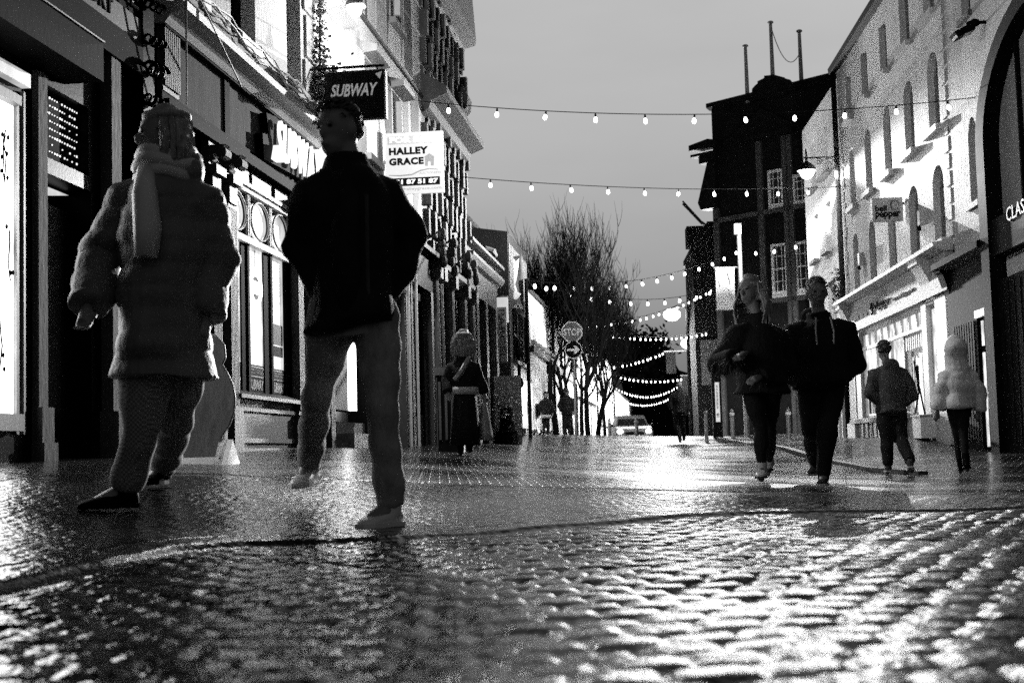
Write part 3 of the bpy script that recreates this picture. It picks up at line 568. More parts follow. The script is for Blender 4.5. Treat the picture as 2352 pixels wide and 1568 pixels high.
bq([(.68, .56), (.68, .44), (.67, .41), (.76, .36), (.84, .41), (.83, .56), (.78, .56), (.78, .5), (.75, .48), (.73, .5), (.73, .56)]); bq([(.05, .68), (.25, .69), (.45, .68), (.6, .62), (.75, .60), (.9, .62), (.9, .63), (.75, .615), (.6, .64), (.45, .70), (.25, .71), (.05, .69)])
mb.build('tower_emblem', M['grey'], bd)
# --- D: tall dark ornate facade
D_ = thing('stone_building', F.p(29.3, 0, .5), 'tall dark stone building with carved pilasters and heavy eaves', 'building')
hw = [(27.7, 28.4, 4.4, 6.6), (29.4, 30.1, 4.4, 6.6), (30.9, 31.5, 4.4, 6.6), (27.7, 28.4, 7.7, 9.1), (29.4, 30.1, 7.7, 9.1), (30.9, 31.5, 7.7, 9.1), (27.6, 28.5, .9, 3.4), (29.2, 30.2, .9, 3.4), (30.7, 31.4, .5, 3.4)]
mb = MB(); wallholes(mb, F, 26.8, 31.9, .2, 12.5, hw, dep=.3); mb.build('wall', M['stone'], D_); massbox(F, 26.8, 31.9, .2, 12.5, D_, 'hall')
for h in hw: window(F, *h, D_, frame='black', sill='stone2', silld=.1)
mb = MB()
for i, a in enumerate(np.arange(26.82, 31.9, .42)):
    for j in range(16):
        if (i + j * 3) % 5: mb.fb(F, a, a + .16 + .05 * ((i * j) % 3), 0, .05 + .05 * ((i + j) % 3), 3.9 + j * .55, 4.38 + j * .55)
mb.build('quoins', M['stone'], D_)
for a in (26.85, 27.35, 28.7, 30.4, 31.6): mb = MB(); mb.tube([F.p(a + .12, .12, .5), F.p(a + .12, .12, 3.7)], [.14, .11], 10); mb.fb(F, a - .04, a + .28, 0, .3, 3.6, 3.85); mb.fb(F, a - .04, a + .28, 0, .3, .2, 1.1); mb.build('column', M['stone2'], D_)
for a in (26.95, 28.2, 30.2, 31.5):
    mb = MB()
    for t in range(4): mb.ball(F.p(a + random.uniform(-.1, .1), .25 + .1 * random.random(), 3.9 + .18 * t), (.09, .1, .12), 7, 5)
    mb.tube([F.p(a, .2 + .09 * math.cos(t * .6), 4.5 + .09 * math.sin(t * .6) - .05 * t) for t in range(12)], .02, 5)
    mb.build('carving', M['stone'], D_)
mb = MB(); mb.profile(F, 26.8, 31.9, [(0, 6.75), (.15, 6.85), (.2, 7.0), (.5, 7.12), (.5, 7.25), (.1, 7.5), (0, 7.6)]); mb.profile(F, 26.8, 31.95, [(0, 9.3), (.12, 9.45), (.35, 9.5), (.38, 9.62), (.2, 12.5), (0, 12.5)]); mb.profile(F, 26.8, 31.9, [(0, 3.7), (.3, 3.85), (.3, 3.95), (0, 4.1)])
mb.profile(F, 31.3, 31.9, [(0, 7.75), (.22, 7.95), (.25, 8.2), (.1, 8.5), (0, 8.55)]); mb.build('cornice', M['stone'], D_)
# --- E buildings beyond
E1 = thing('shop_building', F.p(34.7, 0, .5), 'low dark shop with parapet cornice behind the curved street lamp', 'shop')
mb = MB(); wallholes(mb, F, 31.9, 37.5, .2, 5.12, [(32.3, 33.6, .9, 4.0), (34.0, 35.2, .5, 4.0), (35.6, 37.1, .9, 4.0)], dep=.4); mb.build('wall', M['stone'], E1); massbox(F, 31.9, 37.5, .2, 5.0, E1, 'black', -.9)
for a, b in [(32.3, 33.6), (35.6, 37.1)]: window(F, a, b, .9, 4.0, E1, frame='black', sill=None, nv=1, nh=2)
mb = MB(); mb.profile(F, 31.9, 37.6, [(0, 4.6), (.12, 4.65), (.2, 4.75), (.2, 4.82), (0, 4.84)]); mb.profile(F, 31.9, 37.6, [(0, 5.02), (.2, 5.07), (.2, 5.14), (0, 5.16)]); mb.build('cornice', M['stone2'], E1)
a0 = F.sz(*zD(600, 230), -2.2); a1 = F.sz(*zD(925, 440), -2.2)
mb = MB(); mb.prism([F.p(28, -.2, 5.0), F.p(28, -2.2, a0[1] + .1), F.p(28, -7, 5.0)], F.d * (a1[0] - 28)); mb.build('roof', M['slate'], E1)
e0 = F.sz(*zD(1050, 437)); e1 = F.sz(*zD(1230, 600))
E2 = thing('gabled_building', F.p(42, 0, .8), 'dark gabled building with lit timber eaves behind the left banner', 'building')
mb = MB(); mb.prism([F.p(e0[0], 0, .2), F.p(e0[0], 0, e0[1]), F.p(e0[0], -3.2, e0[1] + .5), F.p(e0[0], -7, e0[1] - .2), F.p(e0[0], -7, .2)], F.d * (e1[0] - e0[0])); mb.build('wall', M['slate'], E2)
mb = MB(); 
for i in range(14): a = lerp(e0[0] + .1, e1[0] - .3, i / 13); mb.fb(F, a, a + .2, 0, .03, 4.9, 6.2)
mb.build('boarding', M['stone2'], E2)
for a in (40.8, 42.3, 43.8): window(F, a, a + .8, 2.9, 4.4, E2, frame='black', pane='litS', sill='stone', n=.02, nv=1)
mb = MB(); mb.fb(F, 40.3, 44.7, .0, .1, 1.0, 2.4); mb.build('shop_window', M['lit'], E2)
def terrace(name, F, a, b, z0, z1, par_label, cat, wm, wins, lit=0, group=None, roof='slate', gl='glass', rows=None):
    t = thing(name, F.p((a + b) / 2, 0, z0), par_label, cat, group); hs_ = []
    for (zc, zd) in rows or []:
        k = wins; wd = (b - a) / k
        for i in range(k): hs_.append((a + wd * (i + .3), a + wd * (i + .68), zc, zd))
    mb = MB(); wallholes(mb, F, a, b, z0 - .6, z1, hs_, dep=.2); mb.build('wall', M[wm], t); massbox(F, a, b, z0 - .6, z1 - .02, t, 'slate', -.24)
    for i, h in enumerate(hs_): window(F, *h, t, frame='white', pane=('lit' if (i * 5 + int(a)) % 3 < lit else gl), sill='stone2', n=-.03, nv=1)
    dp = MB(); dp.tube([F.p(b - .15, .08, z0), F.p(b - .15, .08, z1)], .06, 6); dp.build('downpipe', M['black'], t); MB().fb(F, a, b, .0, .14, z0 + 2.75, z0 + 2.95).build('shop_cornice', M['stone'], t)
    MB().prism([F.p(a, .15, z1), F.p(a, -3.5, z1 + 1.0), F.p(a, -7, z1)], F.d * (b - a)).build('roof', M[roof], t)
    return t
t = terrace('terrace_house', F, 45.3, 53, .7, 5.4, 'white rendered house with tall lit windows left of the bare trees', 'house', 'plaster', 5, 2, rows=[(3.85, 4.75), (1.0, 3.0)])
t = terrace('terrace_house', F, 53, 64, .5, 5.6, 'pale rendered house seen through the tree trunks', 'house', 'plaster3', 4, 1, rows=[(3.5, 4.9), (.9, 2.6)])
t = terrace('terrace_house', F, 64, 80, 0, 6.2, 'grey house behind the bare trees further down the street', 'house', 'plaster2', 5, 2, rows=[(4.2, 5.4), (.6, 2.8)])
t = terrace('terrace_house', F, 80, 100, -1, 6.0, 'white gable house where the lit street narrows', 'house', 'plaster3', 6, 2, rows=[(3.6, 5.0), (.2, 2.6)])
t = terrace('terrace_house', F, 100, 135, -2, 4.6, 'farthest pale terrace on the left of the street', 'house', 'plaster2', 8, 2, rows=[(2.2, 3.6), (-1, 1.4)])
# fill lights added to brighten the white houses, no fittings there
point('far_facade_fill', F.p(49, 2.0, 2.6), 90); point('far_facade_fill', F.p(58, 2.5, 3.0), 180); point('far_facade_fill', F.p(90, 3.0, 3.4), 500)
# blade sign and white lit panel
s3 = 36.6; n0, zt = nz(F, s3, 1142, 706); n1, zb = nz(F, s3, 1166, 829)
V_ = thing('blade_sign', F.p(s3, 0, zb), 'tall grey vertical blade sign with dark letters read downward', 'sign')
mb = MB(); perp(s3, n0, n1, zb, zt, .08, mb); q = mb.build('panel', M['cream'], V_)
mb = MB(); text(mb, 'PARCEL', F.p(s3 - .045, n0 + (n1 - n0) * .2, zt - .06), Vector((0, 0, -(zt - zb) * .93)), F.n * ((n1 - n0) * .62), .01); mb.build('lettering', M['stone'], q)
mb = MB(); mb.tube([F.p(s3, 0, zb - .03), F.p(s3, n1, zb - .03)], .02, 5); mb.build('bracket', M['metal'], V_)
n0, zt = nz(F, s3, 1128, 684); n1, zb = nz(F, s3, 1168, 705)
n0, zt = nz(F, 37.4, 1130, 684); n1, zb = nz(F, 37.4, 1168, 740)
L_ = thing('light_panel_sign', F.p(37.4, 0, zb), 'blank glowing white box sign behind the curved lamp post', 'sign'); mb = MB(); perp(37.4, n0, n1, zb, zt, .1, mb); mb.build('panel', M['sign'], L_); MB().fb(F, 37.34, 37.46, n0 - .1, n1, zt, zt + .05).build('top_rail', M['grey'], L_)
# ================================================================ RIGHT SIDE
F = FR
H = thing('shop_building', F.p(32.6, 0, .4), 'tall pale building with arched windows and a cream salon shopfront', 'shop')
A3 = [(27.5, 28.4), (29.7, 30.6), (32.0, 32.8), (34.3, 35.1), (36.5, 37.25)]
hs_ = [(a, b, 8.76, 9.95) for a, b in A3] + [(a, b, 6.45, 8.0, .38) for a, b in A3] + [(a, b, 4.2, 5.72, .36) for a, b in A3]
mb = MB(); wallholes(mb, F, 26.85, 38.45, 4.0, 10.42, hs_, dep=.24); mb.build('wall', M['plaster'], H)
massbox(F, 26.85, 38.45, 4.0, 10.4, H, 'slate', -.28); massbox(F, 26.85, 38.45, .2, 4.0, H, 'black', -2.2, name='rear_wall')
for i, h in enumerate(hs_):
    window(F, *h[:4], H, frame='grey', pane='blind', sill='cream', n=-.17, nv=0, nh=1, ah=h[4] if len(h) > 4 else 0, silld=.13, sillext=.12, sillh=.12, fw=.035)
mb = MB()
for i in range(19):
    z = 4.15 + i * .33; w1 = .35 if i % 2 else .22
    mb.fb(F, 26.87, 26.87 + w1, 0, .035, z, z + .27); mb.fb(F, 38.3 - w1, 38.3, 0, .035, z, z + .27)
mb.build('quoins', M['plaster'], H)
mb = MB(); mb.profile(F, 26.8, 38.6, [(-.1, 10.42), (.2, 10.42), (.22, 10.56), (-.1, 10.6)]); mb.prism([F.p(26.85, -.1, 10.55), F.p(26.85, -3.5, 12), F.p(26.85, -7, 10.4)], F.d * 11.6); mb.build('roof', M['black'], H)
mb = MB(); mb.tube([F.p(38.48, .1, 10.5), F.p(38.48, .1, .3)], .075, 8); mb.build('downpipe', M['black'], H)
# shopfront
sf = MB()
wallholes(sf, F, 27.05, 38.2, .2, 3.15, [(29.5, 36.3, 2.66, 3.0), (31.55, 36.3, .95, 2.62), (29.62, 30.95, .38, 2.22), (28.42, 28.95, .9, 2.95)], n=.02, dep=.2)
sf.fb(F, 36.4, 37.0, .02, .12, .3, 3.1); sf.fb(F, 37.2, 38.1, .02, .12, .3, 3.1); sf.fb(F, 37.1, 38.2, .02, .2, .2, .8); sf.fb(F, 29.0, 29.45, .02, .12, .3, 3.1); sf.fb(F, 27.2, 28.25, .02, .12, .3, 3.1); sf.fb(F, 27.1, 28.3, .02, .2, .2, .7)
sf.build('shopfront', M['cream'], H)
sf = MB(); sf.fb(F, 27.05, 38.25, 0, .16, 3.15, 3.9); sf.build('fascia', M['panel'], H)
sf = MB(); sf.profile(F, 27.0, 38.4, [(0, 3.9), (.2, 3.9), (.38, 3.99), (.4, 4.06), (.05, 4.12), (0, 4.12)]); sf.build('cornice', M['cream'], H)
sf = MB()
for a, b in [(28.4, 29.2), (37.5, 38.1)]: sf = MB(); console(F, a, b, 3.0, 3.95, .42, sf); sf.build('console', M['cream'], H)
sf = MB()
for i in range(10): a = 29.5 + i * .75; sf.fb(F, a, a + .09, -.1, .03, 2.66, 3.0)
for a in (31.5, 32.9, 34.6, 36.25): sf.fb(F, a, a + .07, -.1, .05, .95, 2.62)
sf.fb(F, 29.5, 36.3, .0, .08, 2.60, 2.68); sf.build('glazing_bar', M['cream'], H)
MB().fb(F, 29.5, 36.3, -.06, -.02, 2.66, 3.0).build('fanlight', M['lit'], H)
pn = MB().fb(F, 31.55, 36.3, -.06, -.02, .95, 2.62).build('shop_pane', M['lit'], H)
sf = MB()
for a, z, r, m_ in [(31.75, 1.9, .2, 'grey'), (32.2, 1.5, .25, 'blind'), (32.95, 2.3, .12, 'cloG'), (33.4, 1.7, .2, 'blind'), (34.1, 1.3, .3, 'cloG'), (34.75, 2.2, .16, 'blind'), (35.3, 1.6, .22, 'grey'), (35.85, 2.1, .15, 'cloG')]: MB().fb(F, a, a + r * 2, -.018, -.01, 1.0, z).build('display', M[m_], pn)
sf = MB(); sf.profile(F, 31.5, 37.6, [(0, .78), (.22, .78), (.24, .88), (0, .92)]); sf.build('sill', M['cream'], H)
sf = MB()
for i in range(9): sf.fb(F, 31.7 + i * .52, 31.7 + i * .52 + .3, .02, .1, .3, .78)
sf.build('riser_boards', M['panel'], H)
dr = MB().fb(F, 29.62, 30.95, -.05, .0, .38, 2.22).build('door', M['panel'], H)
sf = MB(); 
for a in (29.7, 30.05, 30.5, 30.85): sf.fb(F, a, a + .05, .0, .012, .5, 2.1)
sf.fb(F, 30.15, 30.45, .0, .012, .8, 2.05); sf.build('door_glass', M['lit'], dr)
sf = MB(); sf.tube([F.p(29.75, .05, .72), F.p(30.6, .05, 2.0)], .02, 5); sf.tube([F.p(30.9, .05, .72), F.p(30.25, .05, 1.35)], .02, 5); sf.tube([F.p(30.3, .05, 1.35), F.p(30.3, .05, 1.9)], .03, 5); sf.build('door_bar', M['black'], dr)
sf = MB()
for i in range(9): sf.fb(F, 29.6 + i * .2, 29.6 + i * .2 + .12, .02, .05, 2.26, 2.6)
sf.build('transom_boards', M['cream'], H)
MB().fb(F, 28.42, 28.95, -.05, -.0, .9, 2.95).build('side_pane', M['lit'], H)
sf = MB(); ftext(sf, F, 'tel. 051 858 000', 34.9, 36.75, 3.4, 3.5, .175, bold=.01); ftext(sf, F, 'bell pepper', 32.3, 34.15, 3.36, 3.62, .175, bold=.01); ftext(sf, F, 'www.bellpepper.ie', 29.85, 31.9, 3.4, 3.52, .175, bold=.01)
sf.tube([F.p(34.35 + .09 * math.cos(t * .5), .17, 3.5 + .14 * math.sin(t * .5)) for t in range(12)], .014, 5); sf.build('lettering', M['black'], H)
# ivy beside the salon
I2 = thing('climbing_plant', F.p(38.9, .1, 3.9), 'sparse trailing plant on the lit wall beside the black downpipe', 'plant')
mb = MB(); leaves(mb, [F.p(38.9 + .5 * random.random(), .1, 4.0 + random.random() * 1.1) for _ in range(30)], 260, .07, .05); mb.build('foliage', M['ivy'], I2); MB().tube([F.p(39.1, .05, 3.9), F.p(39.0, .08, 4.5), F.p(39.15, .08, 5.1)], .012, 5).build('stem', M['bark'], I2)
# projecting square sign
s4 = 31.1; n1_, zt = nz(F, s4, *zJ(352, 203)); n0_, zb = nz(F, s4, *zJ(604, 378)); 
Q = thing('hanging_sign', F.p(s4, n0_, zb), 'pale square projecting sign with rounded black lettering and apple outline', 'sign')
mb = MB(); mb.fb(F, s4 - .07, s4 + .07, n0_, n1_, zb, zt); bx = mb.build('sign_box', M['plaster2'], Q)
MB().fb(F, s4 - .02, s4 + .02, 0, n0_, zt - .15, zt - .1).build('bracket', M['grey'], Q)
def rt(mb, s, x0, x1, y0, y1, **k): text(mb, s, F.p(s4 - .075, lerp(n1_, n0_, x0), lerp(zt, zb, y1)), F.n * ((n0_ - n1_) * (x1 - x0)), Vector((0, 0, (zt - zb) * (y1 - y0))), .005, **k)
mb = MB(); rt(mb, 'bell', .10, .48, .32, .58, bold=.035); rt(mb, 'pepper', .10, .92, .60, .93, bold=.035)
mb.tube([F.p(s4 - .08, lerp(n1_, n0_, .75 + .13 * math.cos(t * .3)), lerp(zt, zb, .32 - .2 * math.sin(t * .3))) for t in range(19)], .006, 5)
mb.tube([F.p(s4 - .08, lerp(n1_, n0_, .67 + .08 * math.cos(1.2 + t * .25)), lerp(zt, zb, .32 - .2 * math.sin(1.2 + t * .25))) for t in range(15)], .005, 5)
mb.build('lettering', M['black'], bx)
for (ax, az), lb in [((775, 350), 'small white alarm box on the wall right of the square sign'), ((290, 680), 'small white alarm box on the wall beside the lowest left arched window')]:
    s_, z_ = F.sz(*zJ(ax, az)); b_ = thing('alarm_box', F.p(s_, .1, z_), lb, 'box'); MB().fb(F, s_ - .1, s_ + .1, .0, .12, z_ - .16, z_ + .16).build('case', M['cream'], b_); MB().lathe(F.p(s_ + .15, .08, z_ - .2), [(.04, -.05), (.05, 0), (.03, .06)], 8).build('siren', M['black'], b_)
# bracket street lamp
lp = at(1853, 390, 38.4); s_l = (lp - F.o).dot(F.d); n_l = (lp - F.o).dot(F.n)
BL = thing('bracket_lamp', F.p(s_l, 0, lp.z), 'glaring street lamp on a scrolled iron wall bracket', 'lamp')
zt = nz(F, s_l, 1925, 360)[1]
mb = MB(); mb.tube([F.p(s_l, 0, zt), F.p(s_l, n_l + .1, zt)], .022, 6)
for c_, r in [((.32, zt - .22), .2), ((.6, zt - .12), .1)]: mb.tube([F.p(s_l, c_[0] + r * (1 - t / 24) * math.cos(t * .5 + 1), c_[1] + r * (1 - t / 24) * math.sin(t * .5 + 1)) for t in range(21)], .014, 6)
mb.tube([F.p(s_l, n_l, zt + .25), F.p(s_l, n_l, zt - .1)], [.02, .04], 6); mb.build('scroll_bracket', M['black'], BL)
mb = MB(); mb.lathe((lp.x, lp.y, lp.z), [(.05, .22), (.16, .14), (.25, .04), (.27, -.03), (.26, -.03), (.24, .03), (.03, .16)], 12); mb.build('lantern_hood', M['black'], BL)
mb = MB(); mb.lathe(lp, [(.02, -.26), (.12, -.22), (.18, -.12), (.20, -.07), (.185, -.07), (.16, -.12), (.10, -.2), (.02, -.23)], 14); mb.build('lamp_glass', M['lampW'], BL, True)
point('bracket_lamp_light', lp - Vector((0, 0, .01)), 28000, .02); point('bracket_lamp_light', lp - Vector((0, 0, .45)), 2200, .12)
# --- narrow white building
G_ = thing('building', F.p(42, 0, .5), 'narrow white building strongly lit by the bracket lamp', 'building')
hs_ = [(40.7, 41.7, 8.1, 9.6), (43.0, 43.9, 8.1, 9.6), (40.7, 41.7, 5.9, 7.3), (43.0, 43.9, 5.9, 7.3), (40.5, 41.8, 3.7, 5.0), (43.0, 43.9, 3.7, 5.0)]
mb = MB(); wallholes(mb, F, 38.5, 45.4, .3, 10.35, hs_, dep=.25, n=-.05); mb.build('wall', M['plaster'], G_); massbox(F, 38.5, 45.4, .3, 10.3, G_, 'slate', -.4)
for h in hs_: window(F, *h, G_, frame='white', pane='blind', sill='stone', n=-.2)
mb = MB(); mb.fb(F, 38.5, 45.4, -.05, .12, .3, 3.0); mb.build('shopfront', M['black'], G_)
for a in (38.9, 39.5, 40.3, 41.1): MB().fb(F, a, a + .12, .12, .2, .4, 2.9).build('pilaster', M['cream'], G_)
# --- grey building at the right edge
J = thing('shop_building', F.p(23, 0, .05), 'grey rendered building with a black shopfront and large dark arch at the right edge', 'shop')
hs_ = [(24.92, 25.52, 4.5, 6.05, .45), (24.9, 25.5, 7.9, 9.6), (20.6, 21.3, 7.9, 9.6)]
mb = MB(); wallholes(mb, F, 16, 26.85, 2.4, 13, hs_, dep=.25, n=.02); mb.build('wall', M['plaster2'], J); massbox(F, 16, 26.85, .0, 13, J, 'black', -.9)
for h in hs_: window(F, *h[:4], J, frame='black', sill='stone2', silld=.1, n=-.15, ah=h[4] if len(h) > 4 else 0, fw=.03)
mb = MB(); wallholes(mb, F, 24.1, 27.35, -.1, 3.6, [(24.32, 25.2, .1, 2.42)], n=.12, dep=.3); mb.profile(F, 24.1, 27.45, [(.12, 3.45), (.35, 3.55), (.35, 3.66), (.1, 3.76)]); mb.build('shopfront', M['black'], J)
mb = MB(); console(F, 27.0, 27.4, 2.6, 3.6, .3, mb)
for i in range(9): mb.fb(F, 25.4 + i * .17, 25.4 + i * .17 + .1, .12, .13, .3, 2.4)
mb.build('boarding', M['black'], J)
dr = MB(); dr.fb(F, 24.32, 25.2, .0, .08, .12, 2.42); dr = dr.build('door', M['black'], J)
mb = MB(); mb.fb(F, 24.36, 24.82, .081, .09, .15, 1.02); mb.fb(F, 24.36, 24.82, .081, .09, 1.16, 1.80); mb.fb(F, 24.36, 24.82, .081, .09, 1.92, 2.36); mb.fb(F, 24.9, 25.05, .081, .09, .15, 1.8); mb.fb(F, 24.9, 25.05, .081, .09, 1.92, 2.36); mb.build('door_pane', M['lit'], dr)
mb = MB(); mb.tube([F.p(24.6, .09, .8), F.p(24.6, .14, .8), F.p(24.6, .14, 1.1)], .015, 6); mb.build('door_handle', M['metal'], dr)
MB().fb(F, 24.3, 25.2, .12, .16, 2.42, 2.55).build('transom_light', M['litS'], J)
# the big arch
mb = MB(); cx, cz_, rx, rz = 20.6, 5.2, 3.45, 1.9
def arcp(f, k=22): return [(cx + rx * f * math.cos(t), cz_ + rz * (f if f <= 1 else 1 + (f - 1) * 1.2) * math.sin(t)) for t in [math.pi * i / k for i in range(k + 1)]]
o_ = arcp(1.0); i_ = arcp(.86)
for k in range(22):
    mb.fpoly(F, [o_[k], o_[k + 1], i_[k + 1], i_[k]], .02, .3)
mb.fb(F, cx + rx * .86, cx + rx, .02, .3, -.1, cz_); mb.fb(F, 17, cx + rx * .86, .02, .25, 3.3, 3.9); mb.fb(F, 17, cx + rx * .86, .02, .18, -.1, 2.9); 
for i in range(8): mb.fb(F, 21.0 + .33 * i, 21.1 + .33 * i, .18, .19, .2, 2.8)
mb.build('arch_surround', M['black'], J)
q = MB().fpoly(F, [(cx + rx * .86, 3.9)] + arcp(.86)[:11] + [(cx, 3.9)], .0, .03).build('arch_window', M['grey'], J)
mb = MB(); mb.fb(F, 22.2, 22.27, .03, .1, 3.9, 7); mb.build('glazing_bar', M['black'], q)
a, b = F.sz(*zJ(1500, 385), .12); a2, b2 = F.sz(*zJ(1568, 290), .12)
mb = MB(); ftext(mb, F, 'CLASSIC', a - 1.55, a, b, b + .22, .26); mb.build('lettering', M['cream'], J)
# lamps on the grey building
s_, z_ = F.sz(*zI(1090, 240), .4); FLd = thing('floodlight', F.p(s_, 0, z_), 'dark unlit floodlight on an arm high on the grey wall', 'lamp')
mb = MB(); mb.tube([F.p(s_, 0, z_ + .12), F.p(s_, .35, z_ + .12)], .03, 6); mb.ball(F.p(s_ + .05, .2, z_ + .13), (.1, .1, .07), 8, 6); mb.build('arm', M['black'], FLd)
mb = MB(); mb.prism([F.p(s_ - .2, .3, z_ + .08), F.p(s_ - .2, .62, z_ - .08), F.p(s_ - .2, .55, z_ - .17), F.p(s_ - .2, .25, z_ - .04)], F.d * .35); hd = mb.build('lamp_head', M['black'], FLd)
MB().prism([F.p(s_ - .18, .6, z_ - .10), F.p(s_ - .18, .56, z_ - .165), F.p(s_ - .18, .3, z_ - .07), F.p(s_ - .18, .33, z_ - .04)], F.d * .3).build('lens', M['metal'], hd)
# white box beside the salon door
bxx = thing('wall_box', F.p(28.8, .2, .4), 'plain white box at the foot of the salon pillar', 'box')
MB().fb(F, 28.5, 29.2, .15, .45, .34, .78).build('case', M['white'], bxx); MB().fb(F, 28.45, 29.25, .13, .48, .78, .81).build('lid', M['cream'], bxx)
# ================================================================ soot-black hall facing up the street
c0 = at(1663, 1000, 64); c1 = at(1858, 1000, 60.7); FH = Fac((c0.x, c0.y, 0), (c1.x - c0.x, c1.y - c0.y, 0), 1); F = FH
Wd = (Vector((c1.x, c1.y, 0)) - Vector((c0.x, c0.y, 0))).length
X_ = thing('town_hall', F.p(Wd / 2, 0, .6), 'soot black classical hall with stepped gable and flagpoles', 'building')
def hp(x, y): return F.sz(*zG(x, y))
def hh(x, y): return F.sz(*zH(x, y))
wins = []
for f_, q in [(hp, (795, 945, 935, 1280)), (hp, (1015, 985, 1150, 1250)), (hh, (825, 165, 970, 620)), (hh, (1037, 140, 1180, 595))]:
    a, zt = f_(q[0], q[1]); b, _ = f_(q[2], q[1]); _, zb = f_(q[0], q[3]); wins.append((a, b, zb, zt))
top = hp(420, 305)[1]
mb = MB(); wallholes(mb, F, 0, Wd + 2.5, -.5, top - .3, [w for w in wins if w[1] < Wd + 2.4], dep=.3); mb.build('wall', M['hall'], X_)
massbox(F, 0, Wd + 2.5, -.5, top - .35, X_, 'hall', -.4)
for wv in wins: window(F, *wv, X_, frame='white', pane='glass', sill='cream', n=.03, nv=2, nh=3, fw=.13, silld=.1, sillext=0, sillh=.15)
mb = MB()
mb.profile(F, -.1, Wd + 2.5, [(0, top - .3), (.25, top - .2), (.25, top), (-6, top)])
gx = [hp(x, y) for x, y in [(675, 240), (675, 210), (700, 180), (725, 160), (725, 140), (785, 110), (785, 90), (875, 80), (880, 95), (925, 100), (945, 125), (980, 155), (985, 175)]]
mb.fpoly(F, gx + [(gx[-1][0], top - .4), (gx[0][0], top - .4)], -.6, .2)
r0, r1, r2 = hp(985, 165), hp(1215, 108), hp(1400, 155)
mb.prism([F.p(r0[0], 0, top - .3), F.p(r1[0], -1, r1[1]), F.p(r2[0], -1, r2[1]), F.p(r2[0], 0, top - .3)], F.n * -4)
mb.build('parapet', M['hall'], X_)
mb = MB(); q = [hp(x, y) for x, y in [(540, 685), (1050, 570)]]; mb.fb(F, q[0][0], q[1][0], 0, .4, q[0][1] - .1, q[0][1] + .1)
p1, p2, p3 = hp(430, 640), hp(760, 380), hp(1100, 560); mb.fpoly(F, [(p1[0], q[0][1] + .1), (p2[0], p2[1]), (p3[0], q[0][1] + .1)], 0, .25); mb.build('pediment', M['hall'], X_)
mb = MB()
z_c = [hp(*k)[1] for k in ((312, 720), (330, 770), (400, 830), (330, 1215), (400, 1270))]
sx = hp(312, 720)[0]
mb.fb(F, -1.0, .6, -.5, .5, z_c[0] - .1, z_c[0] + .15); mb.prism([F.p(-1.0, .5, z_c[0] + .15), F.p(.1, .5, hp(420, 640)[1]), F.p(.6, .5, z_c[0] + .15)], F.n * -1); mb.fb(F, -1.0, .3, -.4, .4, z_c[1] - .12, z_c[1]); mb.fb(F, -.6, .3, -.3, .3, z_c[2] - .1, z_c[1] - .12)
mb.prism([F.p(-.1, .3, z_c[2]), F.p(-.75, .3, z_c[3]), F.p(-.6, .3, z_c[4]), F.p(.3, .3, z_c[4]), F.p(.3, .3, z_c[2])], F.n * -.6); mb.build('side_cornice', M['hall'], X_)
for a in (-.05, wins[0][0] - .55, wins[0][1] + .2, wins[1][0] - .45): MB().fb(F, a, a + .3, 0, .12, -.5, top - 2.2).build('pilaster', M['stone'], X_)
mb = MB()
for z in (hp(800, 1310)[1], hh(830, 650)[1] - .1): mb.fb(F, 0, Wd + 2.5, 0, .12, z - .12, z + .08)
mb.build('string_course', M['stone'], X_)
for i, (u, v0, v1, D, lb) in enumerate([(1714, 106, 225, 62.5, 'shortest flagpole at the left end of the black hall roof'), (1772, 52, 180, 61.5, 'tallest flagpole above the stepped gable, halyard hanging'), (1838, 72, 185, 60.5, 'right flagpole on the black hall roof under the halyard end')]):
    a, b = at(u, v0, D), at(u + (v1 - v0) * .028, v1 + 12, D); t = thing('flagpole', b, lb, 'flagpole', 'flagpoles on the black hall roof')
    a.x, a.y = b.x, b.y
    MB().tube([b, a], [.10, .07], 8).build('pole', M['cable'], t); MB().ball(a, (.14, .14, .07), 8, 5).build('cap', M['cable'], t)
    if i == 1: q = at(1838, 120, 60.5); mb = MB(); mb.tube([lerp(a - Vector((0, 0, .15)), q, k / 12) - Vector((0, 0, 2.0 * (k / 12) * (1 - k / 12) * 1.9)) for k in range(13)], .02, 4); mb.build('halyard', M['cable'], t)
# farther building with stone corner and crane
F = Fac((at(1606, 1000, 92).x, 92, 0), (1, -.05, 0), 1)
K_ = thing('building', F.p(2, 0, 0), 'dark flat roofed building behind the hanging banner on the right', 'building')
zt = F.sz(1600, 515)[1]; mb = MB(); wallholes(mb, F, 0, 9, -3, zt - 1.8, [(1.0, 1.5, 2, 4.5)], dep=.2); mb.build('wall', M['hall'], K_); massbox(F, 0, 9, -3, zt - 1.9, K_, 'hall', -.3)
mb = MB(); mb.fb(F, -.1, 9, -7, .3, zt - 1.9, zt - 1.5); mb.fb(F, -.35, 1.2, -1.0, .6, zt - 1.5, zt - .2); mb.fb(F, 1.0, 9, -1, .4, zt - 1.5, zt + .1); mb.build('parapet', M['hall'], K_)
mb = MB(); mb.fb(F, .3, 3.4, .0, .2, 4.3, 7.2); mb.build('stone_bay', M['stone2'], K_)
window(F, 1.0, 1.5, 2, 4.5, K_, frame='grey')
cr = thing('crane', at(1640, 520, 150), 'slanting crane jib rising behind the flat roofed building', 'crane')
a, b = at(1568, 462, 150), at(1612, 510, 150); mb = MB(); mb.tube([a, b], .1, 5); mb.tube([at(1568, 468, 150), at(1613, 515, 150)], .1, 5); mb.tube([b, at(1625, 520, 150), at(1640, 600, 150)], .15, 5)
mb.build('jib', M['stone'], cr)
